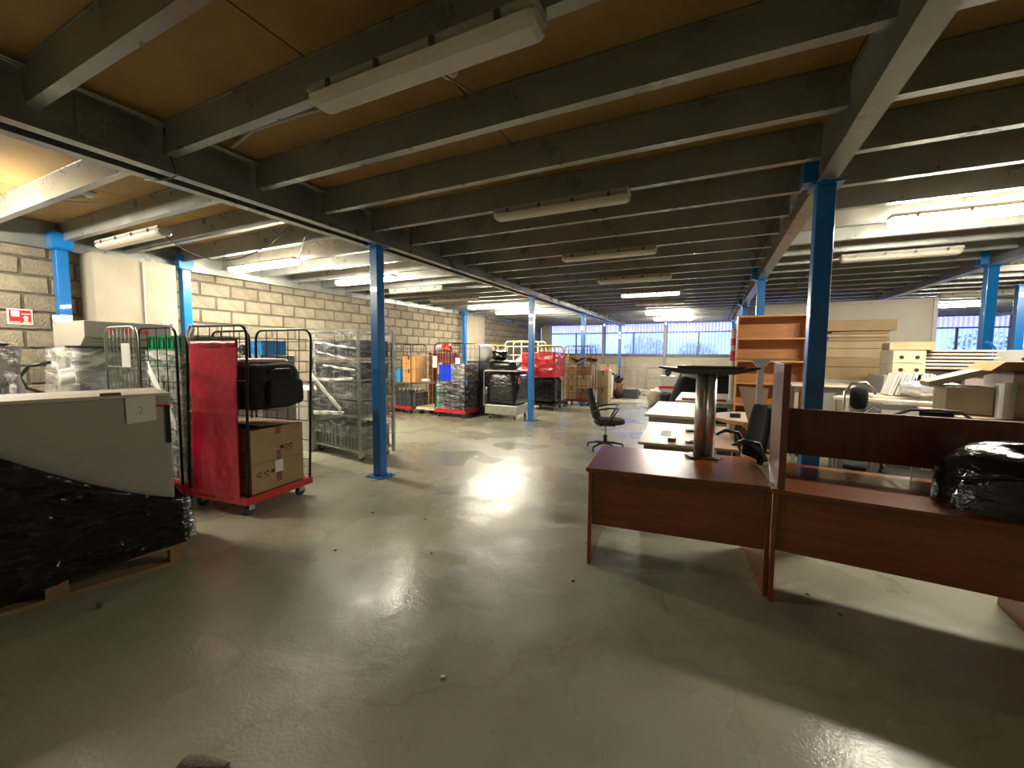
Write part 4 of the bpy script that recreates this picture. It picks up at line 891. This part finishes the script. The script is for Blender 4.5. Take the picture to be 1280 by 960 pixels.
# table pile in the middle of the right bay
table('white table in the right bay under the leaning white slats',(1.95,6.2,0),0,1.15,.9,.73,group='stored tables')
up_=thing('upturned_table','pale upturned table frame stacked on the white table','table',(1.95,6.15,.732),0)
MB().box(-.5,.5,-.42,.42,0,.03).build('tabletop','white_lam',up_); MB().box(-.55,.55,-.42,-.38,.24,.30).build('long_rail','galv',up_); MB().box(-.55,.55,.30,.34,.26,.30).build('long_rail','galv',up_)
for x in(-.48,.48):
    for y in(-.40,.32): MB().box(x-.02,x+.02,y-.02,y+.02,.03,.26).build('leg','galv',up_)
tag(MB().cbox((0,0,0),(.85,.30,.03),R(-22),0,0).build('loose_rail','white_lam',loc=(1.75,5.95,1.055)),'long pale board laid diagonally over the upturned frame','board')
tag(MB().box(-.45,.5,-.25,.25,0,.025).build('loose_board','white_lam',loc=(2.10,6.25,1.075),rz=R(4)),'white board lying flat behind the diagonal board','board')
for i in range(7):
    x=1.83+.062*i; a=R(16 if i<4 else -4)
    t=thing('folding_panel','white slatted folding panel, %s from the left of seven'%['first','second','third','fourth','fifth','sixth','seventh'][i],'panel',(x,6.15,1.102),0,'white folding panels')
    mb=MB(); q=Matrix.Rotation(a,4,'Y'); mb.box(-.022,-.006,-.12,.12,.01,.26,q); mb.build('slat','white',t); MB().box(.006,.018,-.12,.12,.01,.25,q).build('slat','white',t); MB().box(-.006,.006,-.12,-.10,.01,.25,q).build('spacer','galv',t)
# headrest with chrome arc
t=thing('stool','black oval chair back with a chrome hoop beside the blue column','chair',(1.38,5.35,0)); soft(MB(),(0,0,1.12),(.15,.08,.24),3,20,14,.004).build('backrest','fabric',t,smooth=True)
MB().tube([(-.12,0,.45),(-.12,0,1.18),(-.06,0,1.27),(.05,0,1.28),(.12,0,1.20),(.13,0,1.16)],.012,8).build('chrome_hoop','chrome',t,smooth=True); soft(MB(),(0,-.15,.46),(.42,.42,.09),3,20,10).build('seat','fabric',t,smooth=True); MB().cyl((0,-.15,0),.03,.42,12).build('post','chrome',t); MB().cyl((0,-.15,0),.22,.02,24).build('foot_disc','chrome',t)
# black low-back chair in front
t=thing('tub_chair','black chair with a curved chrome back rail behind the privacy screen','chair',(1.72,4.75,0)); MB().tube([(-.30,.10,.70),(-.29,0,1.0),(-.16,-.08,1.09),(0,-.10,1.10),(.16,-.08,1.09),(.29,0,1.0),(.30,.10,.70)],.013,8).build('back_rail','iron',t,smooth=True); MB().box(-.10,.12,-.085,-.06,.93,1.085).build('back_pad','fabric',t,bev=.01); soft(MB(),(0,.1,.46),(.5,.46,.09),3,20,10).build('seat','fabric',t,smooth=True)
for x in(-.2,.2):
    for y in(-.08,.28): MB().cyl((x,y,0),.013,.43,8).build('leg','iron',t)
MB().tube([(-.31,.10,.70),(-.2,.28,.43)],.012,6).tube([(.31,.10,.70),(.2,.28,.43)],.012,6).build('arm_strut','iron',t)
tag(MB().tube([(1.27,4.8,.735),(1.28,4.78,1.02),(1.34,4.77,1.10),(1.40,4.77,1.02),(1.41,4.8,.735)],.010,6).build('chrome_hoop','chrome',smooth=True),'bare chrome hoop left of the curved back rail','hoop')
table('low grey table under the chrome hoop',(1.24,4.80,0),0,.40,.30,.73,top='machine',group='stored tables',apron=False)
# panel stack
carton('grey_chest','dark grey chest under the stack of white panels',(2.74,7.35,0),.62,.6,1.10,0,'metal_grey',False,False)
mm=thing('machine_part','grey motor assembly with knobs under the stack of white panels','machine part',(2.60,7.15,1.105)); MB().box(-.16,.14,-.16,.2,0,.28).build('housing','iron',mm,bev=.02)
for k in range(6): MB().cyl((-.13+.05*k,-.19,.08+.1*(k%2)),.022,.04,10,axis='y').build('knob','dull_chrome',mm)
carton('white_box','small grey box right of the motor assembly',(2.95,7.2,1.105),.2,.3,.285,0,'lilac',False,False)
for i in range(6):
    tag(MB().box(-.33,.33,-.36,.36,0,.026).build('flat_board','white' if i%2 else 'white_lam',loc=(2.76+random.uniform(-.03,.03),7.30,1.395+.043*i),rz=R(random.uniform(-4,4)),bev=.004),'%s of six white boards stacked in front of a blue column'%['lowest','second lowest','third','fourth','second highest','topmost'][i],'board','stacked white boards')
    if i<5:
        tag(MB().box(-.25,.25,-.30,.30,0,.016).build('spacer_batten','mahogv',loc=(2.76,7.30,1.4215+.043*i)),'dark spacer between stacked white panels, %s'%['lowest','second','third','fourth','topmost'][i],'spacer','spacers in the panel stack')
# big cartons at the right edge
table('long brown table under the large cartons at the right edge',(2.55,5.15,0),0,1.3,.8,1.04,top='greybeige',group='stored tables')
t=carton('large_carton','large pale carton at the right edge',(2.45,5.05,1.045),.40,.55,.36,R(-6),'lilac',False,False)
MB().box(-.205,.205,-.29,.29,.365,.385).build('dark_lid','iron',t)
t=thing('open_carton','open brown carton with a long flap, left of the large pale carton','box',(2.05,5.15,1.045),R(-8)); MB().box(-.13,.16,-.2,.2,0,.24).build('body','boxgrey',t,bev=.006); MB().cbox((-.02,0,.33),(.46,.34,.05),0,R(-20),0).build('flap','boxgrey',t)
tag(MB().prism([(-.30,0),(.30,0),(.30,.075),(-.22,.075)],'y',-.27,.27).build('flat_carton','card3',loc=(2.42,5.05,1.435),rz=R(-6)),'flat brown carton on top of the large pale carton','box')
tag(MB().cyl((0,0,0),.055,.27,20).cyl((0,0,.27),.062,.02,20).build('steel_canister','dull_chrome',loc=(2.19,4.80,1.045)),'steel canister between the cartons at the right edge','canister')
tag(MB().box(-.4,.4,-.3,.3,0,1.40).build('storage_cabinet','metal_grey',loc=(4.25,9.2,0),bev=.01),'grey cabinet under the white box by the right windows','cabinet')
t=carton('white_box','white box with two round knockouts on a grey cabinet',(4.2,9.2,1.405),.62,.5,.25,0,'white',False,False)
for s in(-1,1): MB().cyl((.10+.07*s,-.253,.12),.022,.004,12,axis='y').build('knockout','iron',t)
# blue hoop beside panel stack
tag(MB().tube([(3.12+.10*math.sin(a),7.35,1.60-.14*math.cos(a)) for a in [PI*i/10 for i in range(11)]],.014,8).build('blue_hose','blue',smooth=True),'blue hose loop at the right end of the panel stack','hose')
# flat items on low tables between
tag(soft(MB(),(0,0,.09),(.5,.35,.18),3,18,10,.05,6).build('crumpled_cover','silver',loc=(2.15,6.05,1.105),smooth=True),'crumpled silver cover right of the white slats','cover')
table('grey desk with pale top behind the large blue column',(1.35,7.0,0),0,.7,.6,1.16,top='white_lam',leg='machine',group='stored tables')
# ---------------------------------------------------------------- floor litter
tag(MB().cbox((0,0,.004),(.022,.016,.008),.4).build('litter','paper',loc=(-1.10,1.53,0)),'tiny white crumb of litter on the open floor','litter')
rg=random.Random(5)
for i,(x,y) in enumerate([(-.80,2.62),(-2.35,3.0),(-1.9,2.5),(-2.6,2.2),(.62,3.15),(.75,2.98),(-2.9,2.9)]):
    tag(soft(MB(),(0,0,.004),(.03,.018,.009),2.3,10,6,.1,i).build('litter','iron',loc=(x,y,0),rz=rg.uniform(0,3),smooth=True),['dark crumb by the left leg of the free desk','dark crumb on the floor midway to the roll cage','dark crumb left of the polished floor patch','dark crumb near the pallet end','dark crumb under the hutch desk','second dark crumb under the hutch desk','dark crumb before the front roll cage'][i],'litter','crumbs on the floor')
t=thing('leather_scrap','brown leather scrap with a small loop at the bottom edge','scrap',(-1.625,.775,0),R(20))
MB().grid(lambda u,v:(-.10+.17*u,(-.05+.10*v)*(1-.5*u*u)+.01*u,.022*math.sin(PI*v)*(1-.3*u)+.004),14,8).build('flap','foil',t,smooth=True,thick=.005)
MB().tube([(.078+.013*math.cos(a),-.008+.013*math.sin(a),.012) for a in [2*PI*k/10 for k in range(10)]],.004,6,True).build('loop','iron',t)
